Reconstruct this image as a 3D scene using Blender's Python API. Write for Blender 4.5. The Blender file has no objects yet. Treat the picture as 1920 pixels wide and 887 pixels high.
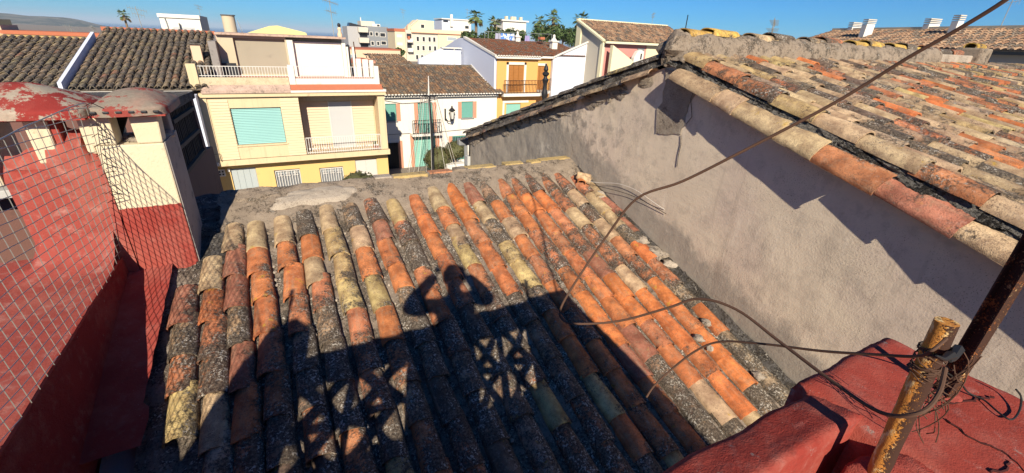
import bpy, bmesh, math, random
from mathutils import Vector, Matrix, Euler, noise as mnoise
R = math.radians
random.seed(7)
SC = bpy.context.scene
COL = SC.collection

# ------------------------------------------------------------------ camera, world, sun, exposure
cam_d = bpy.data.cameras.new('camera')
cam = bpy.data.objects.new('camera', cam_d)
COL.objects.link(cam)
SC.camera = cam
PITCH, ROLL, YAW = R(24.54), R(2.58), R(28.47)
cam_d.sensor_fit = 'HORIZONTAL'
cam_d.sensor_width = 36
cam_d.lens = 36 * 806.77 / 1920
cam_d.clip_start = 0.08
cam_d.clip_end = 60000
cam.matrix_world = (Matrix.Rotation(-YAW, 4, 'Z') @ Matrix.Rotation(math.pi / 2 - PITCH, 4, 'X') @ Matrix.Rotation(ROLL, 4, 'Z'))

SUN_TO = Vector((-0.36, -1.0, 0.60)).normalized()       # direction towards the sun
w = bpy.data.worlds.new('World')
SC.world = w
w.use_nodes = True
wn = w.node_tree
bg = wn.nodes['Background']
sky = wn.nodes.new('ShaderNodeTexSky')
sky.sky_type = 'NISHITA'
sky.sun_disc = False
sky.sun_elevation = math.asin(SUN_TO.z)
sky.sun_rotation = math.atan2(SUN_TO.x, SUN_TO.y)
sky.altitude = 0
sky.air_density = 1.0
sky.dust_density = 0.0
sky.ozone_density = 6.0
tint = wn.nodes.new('ShaderNodeMix'); tint.data_type = 'RGBA'; tint.blend_type = 'MULTIPLY'
tint.inputs[0].default_value = 1.0
tint.inputs[7].default_value = (0.25, 0.80, 1.32, 1)      # the deep clear blue of this winter sky
wn.links.new(sky.outputs[0], tint.inputs[6])
wn.links.new(tint.outputs[2], bg.inputs[0])
bg.inputs[1].default_value = 0.05
sd = bpy.data.lights.new('sun', 'SUN')
sun = bpy.data.objects.new('sun', sd)
COL.objects.link(sun)
sd.energy = 5.0
sd.angle = R(0.5)
sd.color = (1.0, 0.90, 0.74)
sun.rotation_euler = SUN_TO.to_track_quat('Z', 'Y').to_euler()
SC.view_settings.view_transform = 'Standard'
SC.view_settings.look = 'None'
SC.view_settings.exposure = 0.68
SC.view_settings.gamma = 1.0

# ------------------------------------------------------------------ material helpers
class NT:
    def __init__(s, name):
        s.m = bpy.data.materials.new(name)
        s.m.use_nodes = True
        s.n = s.m.node_tree.nodes
        s.l = s.m.node_tree.links
        s.b = s.n['Principled BSDF']
        s.b.inputs['Specular IOR Level'].default_value = 0.25
    def put(s, sock, v):
        if hasattr(v, 'is_output'):
            s.l.new(v, sock)
        elif isinstance(v, (tuple, list)) and len(v) == 3 and sock.type == 'RGBA':
            sock.default_value = (*v, 1)
        else:
            sock.default_value = v
    def new(s, t): return s.n.new(t)
    def obj(s): return s.new('ShaderNodeTexCoord').outputs['Object']
    def pos(s): return s.new('ShaderNodeNewGeometry').outputs['Position']
    def mapv(s, v, scale):
        m = s.new('ShaderNodeMapping'); s.l.new(v, m.inputs[0]); m.inputs['Scale'].default_value = scale
        return m.outputs[0]
    def noise(s, v, scale, detail=4, rough=0.6, dist=0.0):
        n = s.new('ShaderNodeTexNoise'); s.l.new(v, n.inputs['Vector'])
        n.inputs['Scale'].default_value = scale; n.inputs['Detail'].default_value = detail
        n.inputs['Roughness'].default_value = rough; n.inputs['Distortion'].default_value = dist
        return n.outputs['Fac']
    def vor(s, v, scale, feat='F1', out='Distance'):
        n = s.new('ShaderNodeTexVoronoi'); n.feature = feat; s.l.new(v, n.inputs['Vector'])
        n.inputs['Scale'].default_value = scale
        return n.outputs[out]
    def ma(s, op, a, b=0.0, clamp=False):
        n = s.new('ShaderNodeMath'); n.operation = op; n.use_clamp = clamp
        s.put(n.inputs[0], a); s.put(n.inputs[1], b)
        return n.outputs[0]
    def step(s, v, a, b):
        n = s.new('ShaderNodeMapRange'); n.interpolation_type = 'SMOOTHSTEP'
        s.put(n.inputs[0], v); s.put(n.inputs[1], a); s.put(n.inputs[2], b)
        return n.outputs[0]
    def mix(s, f, a, b, mode='MIX'):
        n = s.new('ShaderNodeMix'); n.data_type = 'RGBA'; n.blend_type = mode
        s.put(n.inputs[0], f); s.put(n.inputs[6], a); s.put(n.inputs[7], b)
        return n.outputs[2]
    def bump(s, h, strength=0.4, dist=0.01):
        n = s.new('ShaderNodeBump'); s.put(n.inputs['Height'], h)
        n.inputs['Strength'].default_value = strength; n.inputs['Distance'].default_value = dist
        s.l.new(n.outputs[0], s.b.inputs['Normal'])
    def fin(s, col, rough=0.9):
        s.put(s.b.inputs['Base Color'], col); s.put(s.b.inputs['Roughness'], rough)
        return s.m

def sc3(c, k): return tuple(min(1, x * k) for x in c)

def plaster(name, col, var=0.12, scale=1.5, stain=None, amt=0.5, bump=0.25, fine=60, rough=0.9, streak=0.0, bd=0.006):
    t = NT(name); v = t.pos()
    n1 = t.noise(v, scale, 5); n2 = t.noise(v, fine, 3)
    c = t.mix(n1, sc3(col, 1 - var), sc3(col, 1 + var))
    c = t.mix(t.ma('MULTIPLY', n2, 0.25), c, sc3(col, 0.7))
    if stain:
        m = t.step(t.noise(v, scale * 2.3, 8, 0.7), 0.68 - 0.3 * amt, 0.8 - 0.2 * amt)
        c = t.mix(t.ma('MULTIPLY', m, 0.8), c, stain)
    if streak:
        sv = t.mapv(v, (6, 6, 0.35))
        m = t.step(t.noise(sv, 1.6, 5), 0.52, 0.75)
        c = t.mix(t.ma('MULTIPLY', m, streak), c, stain or sc3(col, 0.4))
    t.bump(t.ma('ADD', n2, t.noise(v, fine * 0.25, 4)), bump, bd)
    return t.fin(c, rough)

def plain(name, col, rough=0.6, metal=0.0, var=0.08):
    t = NT(name); n = t.noise(t.pos(), 14, 3)
    t.b.inputs['Metallic'].default_value = metal
    return t.fin(t.mix(n, sc3(col, 1 - var), sc3(col, 1 + var)), rough)

CRUST = (0.022, 0.019, 0.016)
def lichen_layers(t, v, base, amt, white=0.42):
    """dark crust, grey-white rosettes and pepper growing over a clay surface; amt is a 0..1 socket or number"""
    P = t.pos()
    big = t.noise(P, 3.1, 4, 0.62); mid = t.noise(v, 11, 4, 0.62); fine = t.noise(v, 46, 8, 0.8)
    mixn = t.ma('ADD', t.ma('MULTIPLY', big, 0.28), t.ma('ADD', t.ma('MULTIPLY', mid, 0.27), t.ma('MULTIPLY', fine, 0.45)))
    thr = t.ma('SUBTRACT', 0.645, t.ma('MULTIPLY', amt, 0.25))
    mask = t.step(mixn, t.ma('SUBTRACT', thr, 0.035), t.ma('ADD', thr, 0.035))
    grain = t.noise(v, 125, 3, 0.7)
    crust = t.mix(t.step(t.noise(v, 60, 5, 0.75), 0.42, 0.66), (0.035, 0.029, 0.024), (0.19, 0.155, 0.115))
    # pepper: fine dark flecks over the clay even where it is clean
    pep = t.step(t.ma('ADD', t.ma('MULTIPLY', grain, 0.55), t.ma('MULTIPLY', mixn, 0.65)), 0.60, 0.68)
    c = t.mix(t.ma('MULTIPLY', pep, t.ma('ADD', 0.40, t.ma('MULTIPLY', amt, 0.6), True)), base, (0.09, 0.055, 0.04))
    c = t.mix(t.ma('MULTIPLY', mask, 0.92), c, crust)
    wv = t.noise(v, 58, 3, 0.55, 0.5); cl = t.noise(P, 8, 5, 0.65)
    ws = t.ma('MULTIPLY', t.step(wv, 0.545, 0.60), t.step(cl, 0.45, 0.56))
    ws = t.ma('MULTIPLY', ws, t.ma('ADD', t.ma('MULTIPLY', amt, 0.35), t.ma('MULTIPLY', mask, white), True))
    c = t.mix(ws, c, (0.56, 0.51, 0.43))
    return c, mask, grain

def tile_mat(name, island=False, fixed=None):
    t = NT(name)
    if island:
        g = t.new('ShaderNodeNewGeometry'); rnd = g.outputs['Random Per Island']; v = g.outputs['Position']
        cr = t.new('ShaderNodeValToRGB'); cr.color_ramp.interpolation = 'CONSTANT'
        els = cr.color_ramp.elements
        for i, c in enumerate(fixed):
            e = els[i] if i < 2 else els.new(i / len(fixed))
            e.position = i / len(fixed); e.color = (*c, 1)
        t.l.new(rnd, cr.inputs[0]); col = cr.outputs[0]
        amt = t.ma('MULTIPLY', t.ma('FRACT', t.ma('MULTIPLY', rnd, 37.7)), 0.9)
    else:
        oi = t.new('ShaderNodeObjectInfo'); rnd = oi.outputs['Random']
        cb = t.new('ShaderNodeCombineXYZ')
        t.put(cb.inputs[0], t.ma('MULTIPLY', rnd, 61)); t.put(cb.inputs[1], t.ma('MULTIPLY', rnd, 17)); t.put(cb.inputs[2], t.ma('MULTIPLY', rnd, 33))
        va = t.new('ShaderNodeVectorMath'); t.l.new(t.obj(), va.inputs[0]); t.l.new(cb.outputs[0], va.inputs[1])
        v = va.outputs[0]; col = oi.outputs['Color']
        so = t.new('ShaderNodeSeparateXYZ'); t.l.new(t.obj(), so.inputs[0])
        # crust builds up on the flank away from the noon sun and towards the lower lip
        amt = t.ma('ADD', oi.outputs['Alpha'], t.ma('ADD', t.ma('MULTIPLY', t.step(so.outputs[0], -0.02, 0.09), 0.30), t.ma('MULTIPLY', t.step(so.outputs[1], 0.16, 0.0), 0.12)), True)
    n1 = t.noise(v, 7, 5, 0.65)
    base = t.mix(t.step(n1, 0.3, 0.72), t.mix(1.0, col, (0.52, 0.46, 0.46), 'MULTIPLY'), t.mix(1.0, col, (1.2, 1.2, 1.2), 'MULTIPLY'))
    base = t.mix(t.ma('MULTIPLY', t.step(t.noise(v, 16, 6, 0.7), 0.5, 0.68), 0.5), base, (0.30, 0.20, 0.12))
    # pale lime bloom and long weathering streaks
    st = t.noise(t.mapv(v, (26, 2.2, 26)), 1.0, 4)
    base = t.mix(t.ma('MULTIPLY', t.step(st, 0.5, 0.75), 0.35), base, (0.36, 0.27, 0.18))
    och = t.ma('MULTIPLY', t.step(t.noise(v, 8.5, 6, 0.7), 0.6, 0.69), t.step(t.ma('FRACT', t.ma('MULTIPLY', rnd, 13.3)), 0.6, 0.7))
    base = t.mix(t.ma('MULTIPLY', och, 0.85), base, (0.46, 0.29, 0.03))
    c, mask, grain = lichen_layers(t, v, base, amt)
    t.bump(t.ma('ADD', t.ma('MULTIPLY', mask, 0.5), t.ma('ADD', grain, t.noise(v, 30, 5))), 0.8, 0.008)
    return t.fin(c, 0.93)

def crusted(name, col, amt=0.6, white=0.5, bump=0.7, bd=0.012, scale=4):
    t = NT(name); v = t.pos()
    n1 = t.noise(v, scale, 6, 0.65)
    base = t.mix(n1, sc3(col, 0.6), sc3(col, 1.3))
    c, mask, grain = lichen_layers(t, v, base, amt, white)
    t.bump(t.ma('ADD', t.ma('MULTIPLY', mask, 0.4), t.ma('ADD', grain, t.noise(v, 25, 5))), bump, bd)
    return t.fin(c, 0.95)

def rust_mat(name, a=(0.50, 0.20, 0.035), b=(0.045, 0.02, 0.012), thr=0.5, side=True):
    t = NT(name); v = t.obj()
    sp = t.new('ShaderNodeSeparateXYZ'); t.l.new(t.new('ShaderNodeNewGeometry').outputs['Normal'], sp.inputs[0])
    m = t.ma('ADD', t.noise(v, 230, 4, 0.75), t.ma('MULTIPLY', t.noise(v, 22, 4), 0.7))
    if side: m = t.ma('ADD', m, t.ma('MULTIPLY', sp.outputs[1], -0.30))          # the weather side has rusted through more
    m = t.step(m, thr + 0.3, thr + 0.4)
    base = t.mix(t.noise(v, 40, 5), a, (0.40, 0.14, 0.035))
    base = t.mix(t.step(t.noise(t.mapv(v, (1, 1, 0.4)), 70, 5), 0.52, 0.64), base, (0.62, 0.44, 0.20))
    base = t.mix(t.ma('MULTIPLY', t.step(t.noise(v, 120, 3), 0.55, 0.68), 0.6), base, (0.24, 0.09, 0.03))
    t.bump(t.ma('ADD', m, t.noise(v, 300, 3)), 0.7, 0.0015)
    return t.fin(t.mix(m, base, b), 0.85)

def red_paint(name, col=(0.29, 0.050, 0.038), worn=0.0, under=(0.46, 0.42, 0.36), bump=0.5, bd=0.006, dust=0.25, fs=1.0):
    t = NT(name); v = t.mapv(t.pos(), (fs, fs, fs))
    n1 = t.noise(v, 3.2, 6, 0.65); n2 = t.noise(v, 45, 4)
    c = t.mix(n1, sc3(col, 0.72), sc3(col, 1.25))
    c = t.mix(t.ma('MULTIPLY', t.step(t.noise(v, 11, 6, 0.7), 0.5, 0.75), dust), c, (0.42, 0.25, 0.21))
    if worn:
        m = t.step(t.noise(v, 5.5, 9, 0.74), 0.64 - 0.3 * worn, 0.68 - 0.3 * worn)
        u = t.mix(t.noise(v, 30, 5), sc3(under, 0.55), sc3(under, 1.15))
        c = t.mix(m, c, u)
    ch = t.step(t.noise(v, 1.7, 7, 0.7), 0.46, 0.66)
    c = t.mix(t.ma('MULTIPLY', ch, 0.30), c, (0.42, 0.17, 0.125))
    dirt = t.step(t.noise(v, 6.5, 8, 0.75), 0.56, 0.7)
    c = t.mix(t.ma('MULTIPLY', dirt, 0.35), c, (0.11, 0.035, 0.028))
    flake = t.step(t.noise(v, 14, 7, 0.75), 0.665, 0.685)
    c = t.mix(t.ma('MULTIPLY', flake, 0.8), c, (0.40, 0.27, 0.22))
    sp = t.ma('MULTIPLY', t.step(t.vor(v, 34), 0.1, 0.05), t.step(t.noise(v, 9, 2), 0.55, 0.62))
    c = t.mix(t.ma('MULTIPLY', sp, 0.6), c, (0.5, 0.42, 0.36))
    t.bump(t.ma('SUBTRACT', t.ma('ADD', t.ma('ADD', n2, t.noise(v, 130, 3)), t.ma('MULTIPLY', n1, 1.5)), flake), bump, bd)
    t.b.inputs['Specular IOR Level'].default_value = 0.1
    return t.fin(c, 0.95)

M = {}
M['tile'] = tile_mat('clay_tile')
M['tile_far_a'] = tile_mat('clay_tile_old', True, [(0.20, 0.13, 0.08), (0.15, 0.10, 0.065), (0.26, 0.18, 0.10), (0.11, 0.08, 0.055), (0.23, 0.13, 0.07)])
M['tile_far_w'] = tile_mat('clay_tile_worn', True, [(0.26, 0.16, 0.09), (0.20, 0.12, 0.07), (0.32, 0.22, 0.13), (0.15, 0.10, 0.07), (0.30, 0.17, 0.09)])
M['tile_far_buff'] = tile_mat('clay_tile_buff', True, [(0.42, 0.26, 0.15), (0.36, 0.22, 0.13), (0.46, 0.31, 0.19), (0.30, 0.17, 0.10)])
M['tile_far_brown'] = tile_mat('clay_tile_brown', True, [(0.20, 0.065, 0.03), (0.17, 0.055, 0.025), (0.23, 0.08, 0.035)])
M['bed'] = crusted('channel_clay', (0.24, 0.19, 0.145), 0.6, 0.7)
M['mortar'] = crusted('lime_mortar', (0.31, 0.245, 0.18), 0.42, 0.6, 1.0)
M['mortar_dark'] = crusted('weathered_mortar', (0.17, 0.155, 0.14), 0.55, 0.8, 1.0, 0.03)
M['mortar_pale'] = crusted('pale_mortar', (0.44, 0.37, 0.29), 0.25, 0.35, 0.9)
M['mortar_grey'] = crusted('grey_verge_mortar', (0.42, 0.385, 0.335), 0.45, 0.6, 1.4, 0.04)
M['ochre'] = crusted('ochre_lichen_brick', (0.50, 0.36, 0.15), 0.2, 0.3)
M['red'] = red_paint('red_paint')
M['red_dusty'] = red_paint('dusty_red_paint', (0.29, 0.062, 0.048), dust=0.6)
M['red_shade'] = red_paint('shaded_red_paint', (0.25, 0.036, 0.033), bump=0.9, bd=0.02)  # same red paint, darkened in its colour for the shaded terrace wall
M['red_cap'] = red_paint('worn_red_paint', (0.26, 0.036, 0.03), 0.5, (0.40, 0.34, 0.26))
M['grey_cap'] = red_paint('bare_mortar_with_red_paint', (0.24, 0.05, 0.04), 0.78, (0.27, 0.225, 0.175))
M['cream'] = plaster('cream_limewash', (0.62, 0.53, 0.36), 0.1, 3.5, (0.36, 0.29, 0.20), 0.3, 0.5, streak=0.25)
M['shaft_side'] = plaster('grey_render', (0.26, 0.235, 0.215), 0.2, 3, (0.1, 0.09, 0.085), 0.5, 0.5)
M['rust'] = rust_mat('rusted_paint', (0.56, 0.26, 0.04), thr=0.60)
M['rust_dark'] = rust_mat('dark_rust', (0.30, 0.10, 0.03), thr=0.40, side=False)
M['wire'] = plain('galvanised_wire', (0.36, 0.35, 0.31), 0.5, 0.4)
M['cable'] = plain('weathered_cable', (0.085, 0.045, 0.028), 0.8, 0, 0.35)
M['cable_black'] = plain('black_cable', (0.02, 0.018, 0.016), 0.6)
M['cable_white'] = plain('white_cable', (0.6, 0.55, 0.48), 0.6)

# ------------------------------------------------------------------ geometry helpers
OFF = {}                                  # world location of each thing's origin, for its parts
class MB:
    def __init__(s): s.v = []; s.f = []; s.smooth = False
    def quad(s, *p):
        n = len(s.v); s.v += [Vector(q) for q in p]; s.f.append(tuple(range(n, n + len(p))))
    def box(s, x0, x1, y0, y1, z0, z1):
        n = len(s.v)
        s.v += [Vector(p) for p in ((x0, y0, z0), (x1, y0, z0), (x1, y1, z0), (x0, y1, z0), (x0, y0, z1), (x1, y0, z1), (x1, y1, z1), (x0, y1, z1))]
        s.f += [tuple(n + i for i in q) for q in ((3, 2, 1, 0), (4, 5, 6, 7), (0, 1, 5, 4), (1, 2, 6, 5), (2, 3, 7, 6), (3, 0, 4, 7))]
        return s
    def bar(s, a, b, wx, wy, up=(0, 0, 1)):
        a = Vector(a); b = Vector(b); d = (b - a).normalized(); up = Vector(up)
        x = d.cross(up)
        if x.length < 1e-4: x = d.cross(Vector((0, 1, 0)))
        x.normalize(); y = d.cross(x)
        n = len(s.v)
        for p in (a, b):
            for sx, sy in ((-1, -1), (1, -1), (1, 1), (-1, 1)):
                s.v.append(p + x * sx * wx / 2 + y * sy * wy / 2)
        s.f += [tuple(n + i for i in q) for q in ((0, 1, 2, 3), (7, 6, 5, 4), (0, 4, 5, 1), (1, 5, 6, 2), (2, 6, 7, 3), (3, 7, 4, 0))]
        return s
    def tube(s, pts, r, n=6, cap=True):
        pts = [Vector(p) for p in pts]; m = len(pts); base = len(s.v)
        ref = Vector((0.13, 0.31, 0.94)).normalized()
        for i, p in enumerate(pts):
            d = (pts[min(i + 1, m - 1)] - pts[max(i - 1, 0)]).normalized()
            x = d.cross(ref)
            if x.length < 1e-3: x = d.cross(Vector((1, 0, 0)))
            x.normalize(); y = d.cross(x); rr = r[i] if isinstance(r, (list, tuple)) else r
            for k in range(n):
                a = 2 * math.pi * k / n; s.v.append(p + (x * math.cos(a) + y * math.sin(a)) * rr)
        for i in range(m - 1):
            for k in range(n):
                k2 = (k + 1) % n
                s.f.append((base + i * n + k, base + i * n + k2, base + (i + 1) * n + k2, base + (i + 1) * n + k))
        if cap:
            s.f.append(tuple(base + k for k in reversed(range(n)))); s.f.append(tuple(base + (m - 1) * n + k for k in range(n)))
        return s
    def lathe(s, c, prof, n=12):
        c = Vector(c); base = len(s.v); m = len(prof)
        for r, z in prof:
            for k in range(n):
                a = 2 * math.pi * k / n; s.v.append(c + Vector((r * math.cos(a), r * math.sin(a), z)))
        for i in range(m - 1):
            for k in range(n):
                k2 = (k + 1) % n
                s.f.append((base + i * n + k, base + i * n + k2, base + (i + 1) * n + k2, base + (i + 1) * n + k))
        s.f.append(tuple(base + k for k in reversed(range(n)))); s.f.append(tuple(base + (m - 1) * n + k for k in range(n)))
        return s
    def prism(s, pts, axis, a0, a1):
        """polygon pts in the two other axes, extruded along axis from a0 to a1"""
        def mk(p, a):
            if axis == 'x': return Vector((a, p[0], p[1]))
            if axis == 'y': return Vector((p[0], a, p[1]))
            return Vector((p[0], p[1], a))
        n = len(s.v); k = len(pts)
        s.v += [mk(p, a0) for p in pts] + [mk(p, a1) for p in pts]
        s.f.append(tuple(n + i for i in range(k))); s.f.append(tuple(n + k + i for i in reversed(range(k))))
        for i in range(k):
            j = (i + 1) % k; s.f.append((n + i, n + k + i, n + k + j, n + j))
        return s
    def grid(s, fn, nu, nv):
        base = len(s.v)
        for i in range(nu + 1):
            for j in range(nv + 1): s.v.append(Vector(fn(i / nu, j / nv)))
        for i in range(nu):
            for j in range(nv):
                a = base + i * (nv + 1) + j; s.f.append((a, a + nv + 1, a + nv + 2, a + 1))
        return s
    def blob(s, c, rx, ry, rz, seed=0, amp=0.25, nu=8, nv=6):
        c = Vector(c)
        def fn(u, v):
            a = 2 * math.pi * u; b = math.pi * v
            d = Vector((math.cos(a) * math.sin(b), math.sin(a) * math.sin(b), math.cos(b)))
            k = 1 + amp * mnoise.noise(d * 1.7 + Vector((seed * 3.1, seed, -seed)))
            return c + Vector((d.x * rx, d.y * ry, d.z * rz)) * k
        return s.grid(fn, nu, nv)
    def mesh(s, name, off=Vector((0, 0, 0)), smooth=False, angle=40, fix=True):
        me = bpy.data.meshes.new(name)
        me.from_pydata([tuple(v - off) for v in s.v], [], s.f)
        if fix:
            bm = bmesh.new(); bm.from_mesh(me); bmesh.ops.recalc_face_normals(bm, faces=bm.faces); bm.to_mesh(me); bm.free()
        if smooth:
            me.polygons.foreach_set('use_smooth', [True] * len(me.polygons))
            if hasattr(me, 'set_sharp_from_angle'): me.set_sharp_from_angle(angle=R(angle))
        me.update()
        return me
    def build(s, name, mat, parent=None, smooth=False, angle=40, kind=None, bevel=0, label=None, fix=True):
        off = OFF.get(parent.name, Vector((0, 0, 0))) if parent else Vector((0, 0, 0))
        me = s.mesh(name, off, smooth, angle, fix)
        me.materials.append(mat)
        o = bpy.data.objects.new(name, me); COL.objects.link(o)
        if parent: o.parent = parent
        OFF[o.name] = off.copy()
        if kind: o['kind'] = kind
        if label: o['label'] = label
        if bevel:
            b = o.modifiers.new('bevel', 'BEVEL'); b.width = bevel; b.segments = 2; b.limit_method = 'ANGLE'; b.angle_limit = R(50)
        return o

def thing(name, label, cat, loc=(0, 0, 0), group=None):
    o = bpy.data.objects.new(name, None); COL.objects.link(o)
    o.location = loc; o.empty_display_size = 0.2
    o['label'] = label; o['category'] = cat
    if group: o['group'] = group
    OFF[o.name] = Vector(loc)
    return o

def tag(o, label, cat, group=None):
    o['label'] = label; o['category'] = cat
    if group: o['group'] = group
    return o

def struct(o): o['kind'] = 'structure'; return o
def box(name, mat, parent, x0, x1, y0, y1, z0, z1, bevel=0, **k): return MB().box(x0, x1, y0, y1, z0, z1).build(name, mat, parent, bevel=bevel, **k)

def facade(name, mat, parent, x0, x1, z0, z1, y, depth, holes, kind=None):
    """front wall facing -Y with real openings and reveals"""
    xs = sorted({x0, x1, *[h[0] for h in holes], *[h[1] for h in holes]}); zs = sorted({z0, z1, *[h[2] for h in holes], *[h[3] for h in holes]})
    b = MB()
    for i in range(len(xs) - 1):
        for j in range(len(zs) - 1):
            cx = (xs[i] + xs[i + 1]) / 2; cz = (zs[j] + zs[j + 1]) / 2
            if any(h[0] < cx < h[1] and h[2] < cz < h[3] for h in holes): continue
            b.quad((xs[i], y, zs[j]), (xs[i + 1], y, zs[j]), (xs[i + 1], y, zs[j + 1]), (xs[i], y, zs[j + 1]))
    for a0, a1, c0, c1 in holes:
        d = y + depth
        b.quad((a0, y, c0), (a0, d, c0), (a0, d, c1), (a0, y, c1)); b.quad((a1, y, c0), (a1, y, c1), (a1, d, c1), (a1, d, c0))
        b.quad((a0, y, c1), (a0, d, c1), (a1, d, c1), (a1, y, c1)); b.quad((a0, y, c0), (a1, y, c0), (a1, d, c0), (a0, d, c0))
    return b.build(name, mat, parent, fix=False)

def louvre(name, mat, parent, x0, x1, y, z0, z1, n, th=0.03):
    """a shutter or blind of n horizontal laths"""
    b = MB(); h = (z1 - z0) / n
    for i in range(n):
        a = z0 + i * h
        b.quad((x0, y - th * 0.1, a + h * 0.96), (x1, y - th * 0.1, a + h * 0.96), (x1, y - th, a), (x0, y - th, a))
        b.quad((x0, y - th, a), (x1, y - th, a), (x1, y - th * 0.1, a - 0.001), (x0, y - th * 0.1, a - 0.001))
    return b.build(name, mat, parent, fix=False)

def rails(name, mat, parent, x0, x1, y, z0, z1, step, r=0.012, low=0.06):
    b = MB(); n = max(2, round((x1 - x0) / step))
    for z in (z0 + low, z1): b.box(x0, x1, y - r * 1.4, y + r * 1.4, z - r * 1.4, z + r * 1.4)
    for i in range(n + 1):
        x = x0 + (x1 - x0) * i / n; b.box(x - r, x + r, y - r, y + r, z0, z1 - r * 1.4)
    return b.build(name, mat, parent)

def copy_tree(o, parent=None):
    c = o.copy(); COL.objects.link(c)
    if parent: c.parent = parent
    OFF[c.name] = OFF.get(o.name, Vector((0, 0, 0)))
    for ch in list(o.children): copy_tree(ch, c)
    return c

def smooth_path(pts, n=6):
    out = []
    P = [pts[0]] + pts + [pts[-1]]
    for i in range(1, len(P) - 2):
        for k in range(n):
            t = k / n; a, b_, c_, d = P[i - 1], P[i], P[i + 1], P[i + 2]
            out.append(0.5 * ((2 * b_) + (c_ - a) * t + (2 * a - 5 * b_ + 4 * c_ - d) * t * t + (3 * b_ - a - 3 * c_ + d) * t ** 3))
    out.append(pts[-1]); return out
# ------------------------------------------------------------------ barrel tiles
def tile_mesh(seed, w0=0.204, w1=0.178, h0=0.086, h1=0.078, L=0.45, th=0.012, seg=10, nl=5, rough=0.004):
    rnd = random.Random(seed); b = MB(); so = Vector((seed * 5.3, seed * 1.7, 0))
    notch = rnd.random() < 0.15; na = rnd.uniform(0.1, 0.9)
    def pt(u, t, inner):
        k = t; w = w0 + (w1 - w0) * k - (2 * th if inner else 0); h = h0 + (h1 - h0) * k - (th if inner else 0)
        a = math.pi * u; y = L * t
        if t == 0:
            y += 0.008 * mnoise.noise(Vector((u * 5, seed, 0)))
            if notch and abs(u - na) < 0.12: y += 0.03
        p = Vector((-w / 2 * math.cos(a), y, h * math.sin(a) ** 0.85 if 0 < u < 1 else 0))
        return p + Vector((0, 0, 1)) * rough * mnoise.noise(p * 14 + so) + Vector((1, 0, 0)) * rough * mnoise.noise(p * 11 - so)
    b.grid(lambda t, u: pt(u, t, False), nl, seg)
    b.grid(lambda t, u: pt(1 - u, t, True), 1, seg)
    n = len(b.v)
    for u in range(seg):
        for t in (0, 1):
            b.quad(pt(u / seg, t, False), pt((u + 1) / seg, t, False), pt((u + 1) / seg, t, True), pt(u / seg, t, True))
    for u in (0, 1): b.quad(pt(u, 0, False), pt(u, 1, False), pt(u, 1, True), pt(u, 0, True))
    bm = bmesh.new(); me = b.mesh('tile', fix=False); bm.from_mesh(me)
    bmesh.ops.remove_doubles(bm, verts=bm.verts, dist=0.0005); bmesh.ops.recalc_face_normals(bm, faces=bm.faces); bm.to_mesh(me); bm.free()
    me.polygons.foreach_set('use_smooth', [True] * len(me.polygons)); me.set_sharp_from_angle(angle=R(45))
    me.materials.append(M['tile'])
    return me
TILES = [tile_mesh(i) for i in range(10)]
FAR_TILES = [tile_mesh(40 + i, 0.25, 0.20, 0.11, 0.09, 0.5, 0.016, 5, 1, 0.006) for i in range(5)]
PAL = dict(o=(0.57, 0.195, 0.070, 0.20), O=(0.63, 0.20, 0.062, 0.0), p=(0.52, 0.20, 0.09, 0.36), b=(0.54, 0.39, 0.225, 0.10), B=(0.50, 0.36, 0.21, 0.34),
           r=(0.36, 0.14, 0.085, 0.22), y=(0.53, 0.39, 0.17, 0.26), k=(0.42, 0.27, 0.16, 0.66), w=(0.46, 0.34, 0.22, 0.52), d=(0.16, 0.11, 0.08, 0.45))
def tile(parent, mat4, code, rnd, meshes=TILES, name='tile'):
    o = bpy.data.objects.new(name, rnd.choice(meshes)); COL.objects.link(o); o.parent = parent
    o.matrix_local = mat4
    c = PAL[code] if isinstance(code, str) else code
    if code in ('k', 'w') and rnd.random() < 0.45: c = (0.50, 0.19, 0.085, c[3] - 0.06)
    j = rnd.uniform(0.86, 1.14)
    o.color = (c[0] * j, c[1] * j * rnd.uniform(0.95, 1.05), c[2] * j, min(1, max(0, c[3] + rnd.uniform(-0.1, 0.12))))
    return o

def tiles_joined(b, P0, u, v, nu, nv, pu, pv, r, seg=4, rnd=random, jit=0.01, skip=None):
    """rows of barrel tiles as plain geometry: P0 = eave corner, u along the eave, v up the slope"""
    u = Vector(u).normalized(); v = Vector(v).normalized(); n = u.cross(v); P0 = Vector(P0)
    if n.z < 0: n = -n
    for i in range(nu):
        for j in range(nv):
            if skip and skip(i, j): continue
            o = P0 + u * (pu * (i + 0.5) + rnd.uniform(-jit, jit)) + v * (pv * j + rnd.uniform(-jit, jit)); base = len(b.v)
            for t in (0, 1):
                rr = r * (1.0 if t == 0 else 0.85); lift = 0.03 if t == 0 else 0.0
                for k in range(seg + 1):
                    a = math.pi * k / seg
                    b.v.append(o + v * (t * pv * 1.08) + u * (-rr * math.cos(a)) + n * (rr * 0.8 * math.sin(a) + lift))
            for k in range(seg):
                b.f.append((base + k, base + k + 1, base + seg + 2 + k, base + seg + 1 + k))
            b.f.append(tuple(base + k for k in range(seg + 1)))
    return b

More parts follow.
